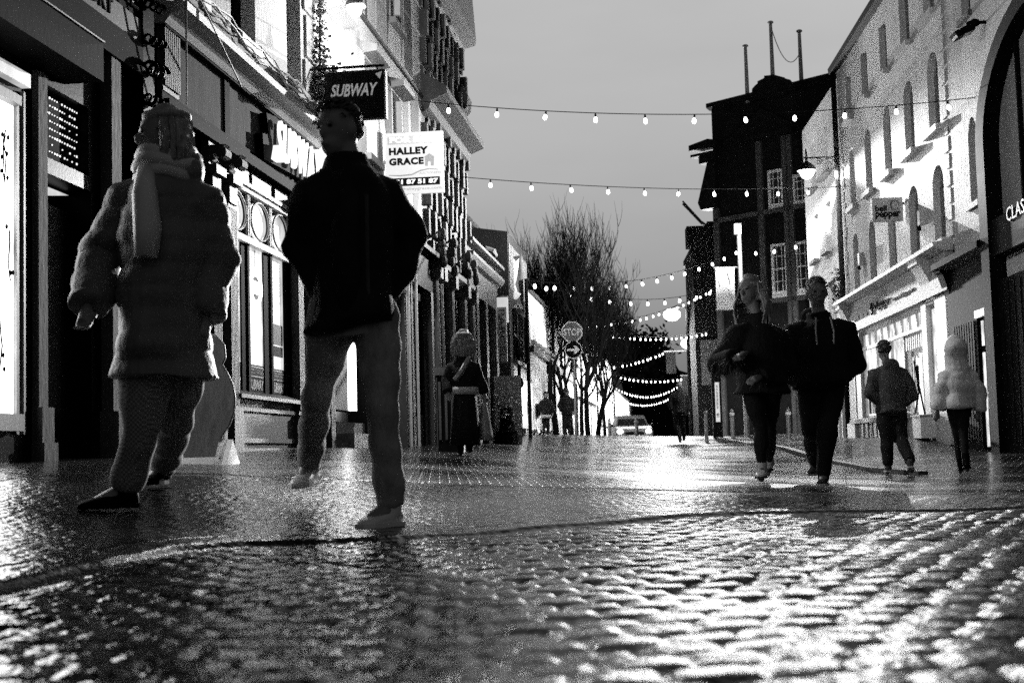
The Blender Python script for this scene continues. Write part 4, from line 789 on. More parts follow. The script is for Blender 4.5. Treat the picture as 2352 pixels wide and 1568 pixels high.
# right far terrace and hill
F = Fac((13.2, 96, 0), (.10, 1, 0), -1)
terrace('terrace_house', F, 2, 26, -1, 6.5, 'lit shop terrace under the far street lamps on the right', 'house', 'plaster2', 8, 2, rows=[(3.0, 4.6), (-.6, 1.6)])
terrace('terrace_house', F, 27, 60, -2.5, 5.5, 'last low terrace at the far right end of the street', 'house', 'plaster', 8, 2, rows=[(1.8, 3.4), (-2, .6)])
mb = MB(); P0 = []
for u, v in [(1380, 812), (1400, 798), (1425, 772), (1470, 768), (1500, 775), (1510, 800), (1540, 815), (1560, 850), (1600, 862), (1700, 870), (1760, 1010), (1380, 1010)]: P0.append(at(u, v, 230))
mb.prism(P0, (0, 30, 0)); hl = mb.build('hill', M['hall']); tag(hl, kind='structure')
FB = thing('tree', at(1465, 900, 225), 'dark evergreen tree mass closing the end of the street', 'tree')
mb = MB(); pts = [at(random.uniform(1415, 1520), random.uniform(775, 860), 226) for _ in range(120)]; leaves(mb, pts, 2600, 1.1, .5); mb.build('crown', M['ivy'], FB)
MB().tube([at(1465, 990, 226), at(1465, 820, 226)], [.6, .25], 8).build('trunk', M['bark'], FB)
CH = thing('gabled_house', at(1430, 900, 200), 'small floodlit white gable far down the street', 'building')
mb = MB(); a = at(1405, 905, 190); b = at(1433, 905, 190); mb.box(a.x, b.x, 190, 196, -3, a.z); mb.prism([(a.x, 190, a.z), ((a.x + b.x) / 2, 190, at(1419, 835, 190).z), (b.x, 190, a.z)], (0, 6, 0)); mb.build('wall', M['plaster3'], CH)
mb = MB(); mb.box(a.x + .5, b.x - .5, 189.9, 190, 2, a.z - .3); mb.build('lit_window', M['litS'], CH)
# ================================================================ STREET LAMPS (far)
mast = None
for u, v, ub, D, lb in [(1543, 718, 1578, 82, 'highest and nearest far street lamp on a tall dark post'), (1580, 785, 1612, 100, 'second far street lamp below and right of the highest one'), (1608, 822, 1632, 118, 'third far street lamp stepping down to the right'), (1636, 852, 1650, 134, 'smallest far street lamp close to the flat roofed building'), (1592, 906, 1611, 118, 'low glaring street lamp behind the distant walker')]:
    a = at(u, v, D); k = .35
    t = thing('street_lamp', (a.x + 1.2, a.y, G(a.x, a.y)), lb, 'street lamp', 'lit lamps down the far street')
    px = a.x + .55 + D * .004; zt = a.z + .25
    MB().tube([(px, a.y, G(px, a.y)), (px, a.y, zt)], [.13, .09], 8).build('pole', M['black'], t)
    MB().tube([(px, a.y, zt), (a.x + .4, a.y, zt + .12), (a.x, a.y, zt)], .06, 6).build('arm', M['black'], t)
    MB().ball((a.x, a.y, a.z + .1), (.32, .2, .14), 10, 6).build('lamp_head', M['black'], t)
    ld = bpy.data.lights.new('street_lamp_light', 'SPOT'); ld.energy = 150000 if D == 82 else 80000; ld.spot_size = R_(125); ld.spot_blend = .6; ld.shadow_soft_size = .35; lo = bpy.data.objects.new('street_lamp_light', ld); COL.objects.link(lo); lo.location = (a.x, a.y - .6, a.z - .6); lo.rotation_euler = (R_(62), 0, R_(180))
    MB().ball((a.x, a.y, a.z - .12), (.50, .35, .36), 12, 8).build('lamp_glass', M['lampX'], t, True)
# ================================================================ CAR with headlights on
def car():
    a = at(1452, 1000, 68); g = G(a.x, 68); o = Vector((a.x + .1, 68, g)); t = thing('parked_car', o, 'car driving over the crest with both headlights glaring', 'car')
    b = MB(); sec = [(-.1, .35, .80, .86), (.0, .32, .84, .90), (.5, .30, .92, .92), (1.0, .3, .95, .93), (1.05, .3, 1.0, .93), (4.0, .3, 1.0, .93), (4.3, .4, .95, .85)]
    R = []
    for y, zl, zh, hw in sec: R.append([o + Vector((x, y, z)) for x, z in [(-hw, zl + .1), (-hw * .96, zl), (hw * .96, zl), (hw, zl + .1), (hw, zh - .15), (hw * .93, zh), (-hw * .93, zh), (-hw, zh - .15)]])
    b.rings(R); body = b.build('body', M['stone2'], t)
    c = MB(); c.hexa([o + Vector(p) for p in [(-.8, 1.0, .95), (.8, 1.0, .95), (.8, 3.9, .95), (-.8, 3.9, .95), (-.64, 1.75, 1.48), (.64, 1.75, 1.48), (.64, 3.4, 1.48), (-.64, 3.4, 1.48)]]); c.build('cabin', M['stone2'], t)
    c = MB(); c.hexa([o + Vector(p) for p in [(-.72, 1.0, .99), (.72, 1.0, .99), (.72, 1.02, .99), (-.72, 1.02, .99), (-.6, 1.70, 1.43), (.6, 1.70, 1.43), (.6, 1.72, 1.43), (-.6, 1.72, 1.43)]])
    c.build('windscreen', M['glass'], t)
    for s in (-1, 1):
        MB().ball(o + Vector((s * .68, -.06, .68)), (.17, .08, .12), 10, 6).build('headlight', M['head'], t, True)
        MB().ball(o + Vector((s * .98, 1.2, 1.0)), (.1, .06, .07), 8, 5).build('wing_mirror', M['black'], t)
        for y in (.7, 3.3): 
            wv = MB(); wv.tube([o + Vector((s * .72, y, .32)), o + Vector((s * .93, y, .32))], .32, 16); wh = wv.build('wheel', M['black'], t); MB().tube([o + Vector((s * .93, y, .32)), o + Vector((s * .94, y, .32))], .2, 12).build('rim', M['metal'], wh)
    MB().box(o.x - .45, o.x + .45, o.y - .14, o.y - .1, o.z + .52, o.z + .66).build('grille', M['black'], t)
    MB().box(o.x - .26, o.x + .26, o.y - .16, o.y - .14, o.z + .38, o.z + .49).build('number_plate', M['cream'], t)
    for s in (-1, 1):
        d = bpy.data.lights.new('headlight_beam', 'SPOT'); d.energy = 16000; d.spot_size = R_(110); d.spot_blend = 1; d.shadow_soft_size = .1; q = bpy.data.objects.new('headlight_beam', d); COL.objects.link(q); q.location = o + Vector((s * .68, -.12, .68)); q.rotation_euler = (R_(90 - 3), 0, R_(180 + 3))
car()
# ================================================================ FESTOON LIGHTS
def festoon(A, B, sag, n, label, t0=0, t1=1, s=1., skip=()):
    a, b = at(*A), at(*B); L_ = (b - a).length
    def P(t): p = lerp(a, b, t); p.z -= 4 * sag * t * (1 - t); return p
    th = thing('festoon_string', a, label, 'string lights', 'festoon strings across the street')
    MB().tube([P(i / 30) for i in range(31)], .010 * s, 5).build('wire', M['black'], th)
    bm_ = sm_ = None
    for i in range(n):
        if i in skip: continue
        p = P(lerp(t0, t1, i / (n - 1)))
        if bm_ is None:
            bm_ = MB().lathe(p, [(.006 * s, -.21 * s), (.03 * s, -.195 * s), (.042 * s, -.165 * s), (.036 * s, -.12 * s), (.02 * s, -.09 * s)], 8).build('bulb', M['bulb'], th, True)
            sm_ = MB().lathe(p, [(.02 * s, -.09 * s), (.022 * s, -.04 * s), (.012 * s, .0)], 6).build('socket', M['black'], bm_); p0 = p
        else:
            q = bm_.copy(); COL.objects.link(q); q.parent = th; ex = Matrix.Rotation(random.uniform(-.25, .25), 3, 'X') @ Matrix.Rotation(random.uniform(-.25, .25), 3, 'Y'); q.rotation_euler = ex.to_euler(); q.location = p - ex @ (p0 - ORI[th]) - ORI[th]
            k = sm_.copy(); COL.objects.link(k); k.parent = q; k.location = (0, 0, 0)
    return th
festoon((960, 232, 25.6), (2292, 218, 24.8), .30, 12, 'nearest festoon string crossing the whole street at the top', .054, 1.0, .85)
festoon((1030, 404, 30.5), (1950, 428, 37.), .17, 11, 'second festoon string ending by the bracket lamp', .0, .88, .9)
festoon((1075, 620, 44), (1690, 572, 62), .9, 17, 'festoon string rising to the right over the tree tops', .0, 1, 1.25)
festoon((1700, 572, 61), (1900, 532, 52), .2, 4, 'short festoon string across the black hall windows', .2, .9, 1.25)
festoon((1200, 632, 48), (1692, 640, 66), .9, 13, 'level festoon string passing through the bare tree crowns', .0, 1, 1.25)
festoon((1165, 728, 52), (1645, 655, 72), .9, 30, 'long festoon string dipping behind the STOP sign post', .0, 1, .95)
festoon((1345, 756, 75), (1622, 762, 80), .35, 24, 'flat festoon string just under the highest far street lamp', .0, 1, 1.0)
festoon((1410, 838, 85), (1532, 803, 88), .12, 14, 'short festoon string sloping up to the far banner', .0, 1, 1.1)
festoon((1426, 862, 92), (1565, 866, 92), .2, 15, 'small level festoon string over the distant car', .0, 1, 1.1)
festoon((1385, 868, 110), (1560, 882, 110), 1.1, 30, 'deep sagging festoon string far down the street', .0, 1, 1.0)
festoon((1395, 898, 125), (1550, 905, 125), 1.0, 30, 'lowest and farthest sagging festoon string', .0, 1, 1.0)
# ================================================================ POLES, SIGNS, BANNERS
F = FL
def pole(u0_, v0_, u1_, v1_, D, r, name='pole', par=None, m='black', mb=None):
    a, b = at(u1_, v1_, D), at(u0_, v0_, D); a.z = min(a.z, G(a.x, a.y)); a.x = b.x = (a.x + b.x) / 2; 
    return a, b
def post(label, u, v, D, r, name, cat, m='black', vb=1000):
    b = at(u, v, D); g = G(b.x, b.y); t = thing(name, (b.x, b.y, g), label, cat); MB().tube([(b.x, b.y, g - .1), (b.x, b.y, b.z)], [r * 1.2, r], 10).build('pole', M[m], t); return t, b, g
# curved lamp post
t, b, g = post('tall pale lamp post with a curved hood standing by the left shops', 1130, 592, 38, .06, 'street_lamp', 'street lamp', 'metal')
mb = MB(); mb.tube([b, at(1129, 584, 38), at(1124, 579, 38), at(1112, 577, 38)], .05, 8); mb.build('arm', M['metal'], t)
mb = MB(); R = []
q0, q1, q2, q3 = at(1100, 582, 38), at(1116, 575, 38), at(1132, 580, 38), at(1140, 590, 38)
mb.tube([q0, q1, q2, q3], [.05, .12, .12, .05], 8); mb.build('lamp_head', M['stone2'], t)
# WCQ dark banner on pole
t, b, g = post('slim dark pole carrying the dark banner', 1208, 640, 41, .05, 'banner_pole', 'pole')
for lab, u0b, v0b, u1b, v1b, D, bgm, figm, dark in [('dark banner with a pale hanging figure and small initials', 1143, 590, 1204, 720, 41, 'stone', 'panel', 1), ('pale patterned banner with initials beside the black hall', 1643, 615, 1690, 711, 45, 'sign', 'grey', 0)]:
    a, c = at(u0b, v0b, D), at(u1b, v1b, D); x0, x1, z1_, z0_ = a.x, c.x, a.z, c.z; w_, h_ = x1 - x0, z1_ - z0_
    t = thing('street_banner', (x0, D, z0_), lab, 'banner', 'street banners')
    bm_ = MB(); RR = []
    for i in range(9):
        z = lerp(z0_, z1_, i / 8); RR.append([(lerp(x0, x1, j / 8), D + .03 * math.sin(j * .8 + i * .5), z) for j in range(9)] + [(lerp(x0, x1, j / 8), D + .015 + .03 * math.sin(j * .8 + i * .5), z) for j in range(8, -1, -1)])
    bm_.rings(RR); cl = bm_.build('cloth', M[bgm] if dark else mat('banner_cloth', .75, .7, .3, 1.5), t, True)
    MB().tube([(x0 - .05, D, z1_), (x1 + .1, D, z1_)], .02, 6).build('rail', M['metal'], t); MB().tube([(x0 - .05, D, z0_), (x1 + .1, D, z0_)], .02, 6).build('rail', M['metal'], t)
    def bp_(pts, th=.01): return [(x0 + x * w_, D - .045, z1_ - y * h_) for x, y in pts]
    mb = MB()
    if dark:
        mb.prism(bp_([(.38, .04), (.48, .10), (.60, .02), (.72, .10), (.86, .04), (.80, .25), (.72, .42), (.66, .5), (.60, .5), (.52, .38), (.46, .22)]), (0, -.008, 0))
        mb.prism(bp_([(.62, .5), (.68, .5), (.76, .62), (.9, .66), (.80, .72), (.66, .76), (.5, .72), (.42, .66), (.55, .62)]), (0, -.008, 0)); mb.prism(bp_([(.1, .8), (.3, .76), (.42, .66), (.3, .79)]), (0, -.008, 0))
        mb.build('figure', M['white'], cl)
        mb = MB(); text(mb, 'WCQ', Vector((x0 + .46 * w_, D - .05, z1_ - .92 * h_)), Vector((.48 * w_, 0, 0)), Vector((0, 0, .08 * h_)), .006); mb.build('lettering', M['white'], cl)
    else:
        for k in range(4): mb.prism(bp_([(.0, .72 + .07 * k), (.6, .45 + .07 * k), (.6, .475 + .07 * k), (.0, .745 + .07 * k)]), (0, -.008, 0)); mb.prism(bp_([(1, .72 + .06 * k), (.62, .48 + .06 * k), (.62, .50 + .06 * k), (1, .74 + .06 * k)]), (0, -.008, 0))
        mb.prism(bp_([(.02, .02), (.2, .1), (.3, .25), (.2, .45), (.12, .3)]), (0, -.008, 0)); mb.prism(bp_([(.6, .05), (.95, .02), (.95, .3), (.75, .4), (.66, .2)]), (0, -.008, 0)); mb.build('pattern', M[figm], cl)
        mb = MB(); text(mb, 'WCQ', Vector((x0 + .45 * w_, D - .05, z1_ - .93 * h_)), Vector((.48 * w_, 0, 0)), Vector((0, 0, .07 * h_)), .006); mb.build('lettering', M['white'], cl)
t, b, g = post('tall square lamp post with a lit white box at its top behind the pale banner', 1697, 535, 45.3, .07, 'street_lamp', 'street lamp', 'metal')
c = at(1692, 580, 45.3); point('post_lamp_light', (b.x - .2, b.y - .5, at(0, 562, 45.3).z), 160, .1); MB().box(b.x - .14, b.x + .06, b.y - .12, b.y + .08, at(0, 562, 45.3).z - .33, at(0, 562, 45.3).z).build('lit_box', M['sign'], t); MB().ball((b.x, b.y, b.z), (.08, .08, .14)).build('finial', M['metal'], t)
# far banners on poles
for u0b, v0b, u1b, v1b, D, lb in [(1529, 808, 1553, 857, 78, 'small dark banner beside the highest far street lamp'), (1566, 862, 1583, 902, 92, 'smaller dark banner on the second far lamp post')]:
    a, c = at(u0b, v0b, D), at(u1b, v1b, D); t = thing('street_banner', (a.x, D, c.z), lb, 'banner', 'street banners')
    MB().box(a.x, c.x, D - .02, D + .02, c.z, a.z).build('cloth', M['stone'], t); mb = MB(); mb.tube([(a.x - .1, D, a.z), (c.x + .6, D, a.z)], .05, 5); mb.build('rail', M['cream'], t)
# STOP sign
p = at(1314, 762, 44); g = G(p.x, p.y)
S1 = thing('stop_sign', (p.x, p.y, g), 'octagonal STOP sign above a round white arrow sign on one post', 'sign')
MB().tube([(p.x + .03, p.y + .05, g - .1), (p.x + .03, p.y + .05, p.z + .25)], .04, 8).build('post', M['metal'], S1)
def octo(r, y): return [(p.x + r * math.cos(math.pi / 8 + k * math.pi / 4), y, p.z + r * math.sin(math.pi / 8 + k * math.pi / 4)) for k in range(8)]
r = .345; fc = MB().prism(octo(r, p.y), (0, .02, 0)).build('octagon_plate', M['white'], S1); MB().prism(octo(r * .9, p.y - .006), (0, .005, 0)).build('face', M['stone2'], fc)
mb = MB(); text(mb, 'STOP', Vector((p.x - .27, p.y - .012, p.z - .11)), Vector((.54, 0, 0)), Vector((0, 0, .22)), -.004, bold=.02); mb.build('lettering', M['white'], fc)
c = at(1317, 803, 44); dk = MB().tube([(c.x, c.y - .0, c.z), (c.x, c.y + .02, c.z)], .275, 28).build('arrow_plate', M['white'], S1); MB().tube([(c.x, c.y - .006, c.z), (c.x, c.y - .001, c.z)], .25, 28).build('face', M['black'], dk)
mb = MB(); mb.prism([(c.x + x, c.y - .01, c.z + z) for x, z in [(-.2, -.035), (-.2, .035), (.06, .035), (.0, .12), (.08, .12), (.2, 0), (.08, -.12), (.0, -.12), (.06, -.035)]], (0, .003, 0)); mb.build('arrow', M['white'], dk)
# ornate post and planter at the left
t, b, g = post('black ornate post with round finials left of the chatting people', 1191, 800, 41, .05, 'ornate_post', 'post', 'black')
mb = MB(); [mb.ball((b.x, b.y, b.z - .1 - .9 * i), (.13, .13, .16), 10, 6) for i in range(2)]; mb.ball((b.x, b.y, b.z + .1), (.07, .07, .18), 8, 5); mb.build('finial', M['black'], t)
c = at(1163, 925, 36); g = G(c.x, 36); t = thing('flower_column', (c.x, 36, g), 'tall column planter covered in pale flowers and leaves', 'planter')
MB().lathe((c.x, 36, g), [(.3, 0), (.28, .3), (.2, .35), (.15, .9)], 12).build('pot', M['black'], t)
mb = MB(); leaves(mb, [Vector((c.x + random.gauss(0, .12), 36 + random.gauss(0, .12), g + .25 + random.random() * 1.0)) for _ in range(60)], 420, .09, .05); mb.build('foliage', M['cream'], t)
MB().box(c.x - .3, c.x + .38, 36.7, 36.75, g, g + 1.75).build('backing_panel', M['plaster2'], t)
c = at(1055, 940, 21.5); g = G(c.x, 21.5)
t = thing('bin', (at(1015, 0, 21.5).x, 21.5, g), 'large dark square bin or cabinet behind the long haired woman', 'cabinet')
x0, x1 = at(984, 0, 22).x, at(1040, 0, 22).x; zt = at(0, 862, 22).z
mb = MB(); mb.box(x0, x1, 21.8, 22.5, g - .05, zt - .2); mb.build('body', M['black'], t); MB().box(x0 - .04, x1 + .04, 21.75, 22.55, zt - .2, zt - .08).build('lid', M['stone'], t); mb = MB(); [mb.box(lerp(x0, x1, k / 4) + .02, lerp(x0, x1, (k + 1) / 4) - .04, 21.77, 21.8, g + .2, zt - .3) for k in range(4)]; mb.build('panel', M['stone'], t)
# bollards
bol = None
for u, v, D, lb in [(1682, 962, 44, 'pale bollard at the kerb end under the pale banner'), (1768, 944, 43, 'pale bollard between the walking couple'), (1810, 940, 42, 'pale bollard against the dark doorway left of the dark hooded man'), (1399, 950, 58, 'grey bollard left of the car headlights'), (1461, 945, 57, 'grey bollard in front of the car bonnet'), (1745, 955, 50, 'dim bollard behind the long haired walker')]:
    b = at(u, v, D); g = G(b.x, b.y)
    if bol is None:
        t = bol = thing('bollard', (b.x, b.y, g), lb, 'bollard', 'bollards along the crest')
        MB().lathe((b.x, b.y, g - .1), [(.07, 0), (.07, .75), (.075, .78), (.06, .92), (.03, 1.0)], 12).build('post', M['metal'], t); MB().lathe((b.x, b.y, g - .1), [(.085, .80), (.085, .88)], 12).build('collar', M['white'], t)
    else:
        t = bol.copy(); COL.objects.link(t); t.location = (b.x, b.y, g); t['label'] = lb
        for ch in list(bol.children): q = ch.copy(); COL.objects.link(q); q.parent = t
t, b, g = post('tall round topped metal post on the crest right of the distant walker', 1621, 948, 42, .05, 'bollard', 'bollard', 'metal'); MB().ball(b, .07, 8, 6).build('cap', M['metal'], t)
# poster stand
a, c = at(1638, 872, 44), at(1656, 972, 44); t = thing('poster_stand', (a.x, 44, c.z), 'tall narrow lit poster case with vertical writing', 'sign')
MB().box(a.x - .05, c.x + .05, 44, 44.12, G(a.x, 44), a.z + .3).build('case', M['black'], t); q = MB().box(a.x + .04, c.x - .02, 43.97, 44, c.z + .05, a.z - .08).build('poster', M['sign'], t)
mb = MB(); text(mb, 'WATERFORD GALLERY OF ART', Vector((a.x + .13, 43.965, c.z + .45)), Vector((0, 0, .75)), Vector((-.06, 0, 0)), -.003, bold=.02); text(mb, 'HB', Vector((a.x + .14, 43.965, c.z + .2)), Vector((0, 0, .12)), Vector((-.08, 0, 0)), -.003, bold=.03); mb.build('lettering', M['black'], q)
# pavement sign board behind the puffer coat walker
D = 10.4; c = at(430, 1063, D); g = G(c.x, D); ax = lambda u, v: at(u, v, D)
t = thing('pavement_sign', (c.x, D, g), 'round shouldered dark pavement sign board standing behind the puffer coat walker', 'sign')
out = [(345, 1058), (345, 1010), (325, 960), (322, 900), (345, 850), (360, 825), (350, 800), (352, 780), (375, 765), (420, 760), (465, 762), (495, 772), (513, 792), (516, 820), (508, 838), (520, 856), (533, 885), (538, 915), (536, 945), (525, 975), (508, 1000), (503, 1030), (503, 1058)]
pts = [ax(u, v) for u, v in out]; mb = MB(); mb.prism(pts, (0, .03, 0)); mb.build('board', M['stone'], t)
mb = MB(); mb.tube([q + Vector((0, .015, 0)) for q in pts[4:]], .012, 6); mb.build('rim', M['grey'], t)
x0, x1 = ax(338, 1062).x, ax(512, 1062).x; z0_ = ax(430, 1062).z
mb = MB(); mb.box(x0, x1, D - .15, D + .02, z0_ - .02, z0_ + .035)
for x in (x0, x1): mb.prism([(x - .03, D - .2, z0_ - .03), (x + .03, D - .2, z0_ - .03), (x + .03, D + .3, z0_ - .03), (x + .03, D + .02, z0_ + .16), (x - .03, D + .02, z0_ + .16)], (.04, 0, 0))
mb.build('foot', M['cream'], t); mb = MB(); mb.box(x1 - .06, x1 + .0, D + .04, D + .1, z0_, z0_ + .5); mb.build('strut', M['black'], t)
# litter on the crest
c = at(1300, 1021, 40); 
# ================================================================ BARE TREES
def tree(u, D, h, lean, label, spread=1., seed=1, trunk_r=.12):
    rnd = random.Random(seed); b = at(u, 1000, D); g = G(b.x, b.y); t = thing('bare_tree', (b.x, b.y, g), label, 'tree', 'bare street trees')
    tr = MB(); tw = MB()
    def grow(p, d, L, r, lev):
        n = 5; pts = [p]; q = p.copy(); dd = d.copy()
        for i in range(n):
            dd = (dd + Vector((rnd.gauss(0, .09), rnd.gauss(0, .09), .05 + .03 * lev))).normalized(); q = q + dd * L / n; pts.append(q.copy())
        rs = [lerp(r, r * (.62 if lev < 4 else .3), i / n) for i in range(n + 1)]
        (tr if lev < 2 else tw).tube(pts, rs, 8 if lev < 2 else (5 if lev < 4 else 3), False)
        if lev >= 5: return
        k = [5, 5, 5, 4, 3][lev]
        for j in range(k):
            i = rnd.choice([2, 3, 4, 5]) if lev else rnd.choice([3, 4, 5]); base = pts[i]; ang = rnd.uniform(0, 2 * math.pi); out = Vector((math.cos(ang), math.sin(ang), 0)) * rnd.uniform(.45, .95) * spread
            nd = (dd * 1.0 + out + Vector((0, 0, .25))).normalized(); grow(base, nd, L * rnd.uniform(.55, .85), max(rs[i] * .62, .009), lev + 1)
    grow(Vector((b.x, b.y, g - .2)), Vector((lean, 0, 1)).normalized(), h * .42, trunk_r, 0)
    tr.build('trunk', M['bark'], t); tw.build('crown', M['bark'], t)
tree(1278, 50, 7.0, -.05, 'bare tree left of the STOP sign post', 1, 3)
tree(1300, 52, 6.6, .02, 'thin bare tree right behind the STOP sign', 1., 11, .09)
tree(1352, 50, 7.4, .03, 'largest bare tree, forked trunk right of the STOP sign', 1.05, 5, .10)
tree(1372, 54, 6.0, .08, 'rightmost bare tree leaning toward the car', 1.1, 8, .10)
tree(1335, 60, 6.8, .0, 'bare tree farther back, seen between the other trunks', 1.1, 21, .10)
tree(1315, 57, 7.2, .03, 'tall bare tree behind the STOP sign, densest dark crown', 1.1, 33, .10)
tree(1392, 63, 6.6, .02, 'low bare tree beside the car, right of all the others', 1.0, 44, .09)
# ================================================================ PEOPLE
def remesh(mb, vox, smooth=2, disp=None):
    me = bpy.data.meshes.new('tmp'); me.from_pydata([tuple(v) for v in mb.v], [], mb.f); bm = bmesh.new(); bm.from_mesh(me); bmesh.ops.recalc_face_normals(bm, faces=bm.faces); bm.to_mesh(me); bm.free()
    o = bpy.data.objects.new('tmp', me); COL.objects.link(o)
    m = o.modifiers.new('r', 'REMESH'); m.mode = 'VOXEL'; m.voxel_size = vox
    s = o.modifiers.new('s', 'SMOOTH'); s.factor = .5; s.iterations = smooth
    dg = bpy.context.evaluated_depsgraph_get(); ev = o.evaluated_get(dg); m2 = bpy.data.meshes.new_from_object(ev)
    n = len(m2.vertices); V = np.zeros(n * 3); m2.vertices.foreach_get('co', V); V = V.reshape(-1, 3); N = np.zeros(n * 3); m2.vertices.foreach_get('normal', N); N = N.reshape(-1, 3)
    if disp is not None: V = V + N * disp(V)[:, None]
    out = MB(); out.v = [tuple(v) for v in V]; out.f = [tuple(p.vertices) for p in m2.polygons]
    bpy.data.objects.remove(o); bpy.data.meshes.remove(me); bpy.data.meshes.remove(m2); return out
def folds(seed, amp, sz=.12):
    r = np.random.RandomState(seed); K = r.normal(0, 1 / sz, (7, 3)) * np.array([.8, .8, 1.4]); ph = r.uniform(0, 6.28, 7)
    return lambda V: amp * sum(np.sin(V @ k + p) for k, p in zip(K, ph)) / 2.6
def puff(z0, step, amp): return lambda V: amp * (np.abs(np.sin(math.pi * (V[:, 2] - z0) / step)) ** .5 - .55)
def oval(mb, c, rx, ry, X, prev=None, k=16): pass
def person(label, D, J, wear, top=1.0, group=None, vox=.014, s=1.0, face=None, fingers=False):
    """J: joints as (u, v, dy) at distance D; wear: dict of garments"""
    P = {k: at(a[0], a[1], D, a[2] if len(a) > 2 else 0) for k, a in J.items()}
    base = (P['anL'] + P['anR']) / 2; base.z = G(base.x, base.y)
    t = thing('person', base, label, 'person', group)
    X = (P['shR'] - P['shL']).normalized()                    # body right->left axis in picture
    fwd = Vector((0, 0, 1)).cross(X); fwd.z = 0; fwd.normalize()  # perpendicular, pointing away from or to the camera
    pel = (P['hipL'] + P['hipR']) / 2; nk = P['neck']; sh = (P['shL'] + P['shR']) / 2
    sw = (P['shR'] - P['shL']).length / 2
    hd = P['head']; hr = .105 * s; fd = Vector((math.sin(R_(face or 0)), math.cos(R_(face or 0)), 0)); fr = Vector((fd.y, -fd.x, 0))
    def torso(mb, g, z_end=None, flare=0., hipw=None):
        secs = []
        for f_, w_, d_ in [(-.04, .85, .62), (0, .92, .66), (.18, .88, .60), (.45, .86, .58), (.7, .98, .60), (.78, 1.0, .56), (.88, .93, .52), (.95, .76, .48), (1.01, .55, .44), (1.07, .38, .38)]:
            c = lerp(pel, sh, f_); secs.append((c, (sw * .88) * w_ + g, .17 * s * d_ / .62 + g))
        if z_end is not None:
            e = [(pel.copy() + Vector((0, 0, -1)) * (pel.z - z_end) * q, sw * .8 + g + flare * q, .125 * s + g + flare * q * .7) for q in (1., .66, .33)]
            secs = e + secs[1:]
        mb.rings([[c + X * (rx * math.cos(a)) + fwd * (ry * math.sin(a)) for a in [2 * math.pi * j / 20 for j in range(20)]] for c, rx, ry in secs])
    def arm(mb, sd, g, to_hand=True):
        a, e, h = P['sh' + sd], P['el' + sd], P['ha' + sd]; a = lerp(a, sh, .12) - Vector((0, 0, .055 * s))
        mb.tube([lerp(sh, a, .6), a, lerp(a, e, .5), e, lerp(e, h, .5), h if to_hand else lerp(e, h, .92)], [.045 * s + g, .060 * s + g, .052 * s + g, .044 * s + g, .038 * s + g, .028 * s + g], 12)
        mb.ball(e, .045 * s + g, 10, 6)
    def leg(mb, sd, g, f1=.95):
        a, k, n = P['hip' + sd], P['kn' + sd], P['an' + sd]
        mb.tube([lerp(a, pel, .25) + Vector((0, 0, .06)), a, lerp(a, k, .45), k, lerp(k, n, .3), lerp(k, n, f1)], [.09 * s + g, .088 * s + g, .075 * s + g, .055 * s + g, .056 * s + g, .038 * s + g], 14)
    # body: one continuous skin mesh
    b = MB(); torso(b, -.015)
    for sd in 'LR': arm(b, sd, -.006); leg(b, sd, -.016, 1.0)
    b.tube([sh + Vector((0, 0, -.02)), nk, lerp(nk, hd, .6)], [.07 * s, .055 * s, .055 * s], 12)
    b.ball(hd + Vector((0, 0, .015)), (.078 * s, .095 * s, .115 * s), 16, 12, fr, fd); b.ball(hd + fd * .022 * s + Vector((0, 0, -.05 * s)), (.058 * s, .068 * s, .07 * s), 12, 8, fr, fd)
    b.ball(hd + fd * .10 * s + Vector((0, 0, -.018 * s)), (.014 * s, .02 * s, .026 * s), 8, 6, fr, fd)
    for q in (-1, 1): b.ball(hd + fr * q * .08 * s, (.012 * s, .022 * s, .032 * s), 8, 6, fr, fd); b.ball(hd + fd * .088 * s + fr * q * .032 * s + Vector((0, 0, .022 * s)), (.022 * s, .012 * s, .010 * s), 8, 5, fr, fd)
    b.ball(hd + fd * .088 * s + Vector((0, 0, -.062 * s)), (.026 * s, .012 * s, .009 * s), 8, 5, fr, fd)
    for sd in 'LR':                                            # hands: palm, four fingers, thumb
        e, h = P['el' + sd], P['ha' + sd]; d = (h - e).normalized(); side = (X if sd == 'L' else -X); side = (side - d * side.dot(d)).normalized(); nn = d.cross(side).normalized()
        b.tube([h - d * .02, h + d * .035, h + d * .085], [.026 * s, .034 * s, .034 * s], 8)
        for i in range(4):
            r0 = h + d * .08 * s + side * (.028 - .019 * i) * s; ln = [.058, .07, .066, .05][i] * s; r1 = r0 + d * ln * .5 + nn * .008; r2 = r1 + d * ln * .4 + nn * .022 * s
            b.tube([r0 - d * .02, r0, r1, r2], [.0095 * s, .0092 * s, .0085 * s, .007 * s], 6)
        b.tube([h + d * .02 + side * .02, h + d * .045 + side * .045 * s + nn * .01, h + d * .08 + side * .052 * s + nn * .022], [.013 * s, .011 * s, .009 * s], 6)
    for sd in 'LR':
        a = P['an' + sd]; to = P['toe' + sd]; b.tube([a, lerp(a, to, .4), lerp(a, to, .9)], [.035 * s, .036 * s, .028 * s], 8)
    bm_ = remesh(b, min(vox, .009) if fingers else vox, 2); body = bm_.build('body', M['skin'], t, True)
    if face is not None:
        for q in (-1, 1): MB().ball(hd + fd * .088 * s + fr * q * .031 * s + Vector((0, 0, .008 * s)), (.011 * s, .006 * s, .006 * s), 8, 6, fr, fd).build('eye', M['black'], body)
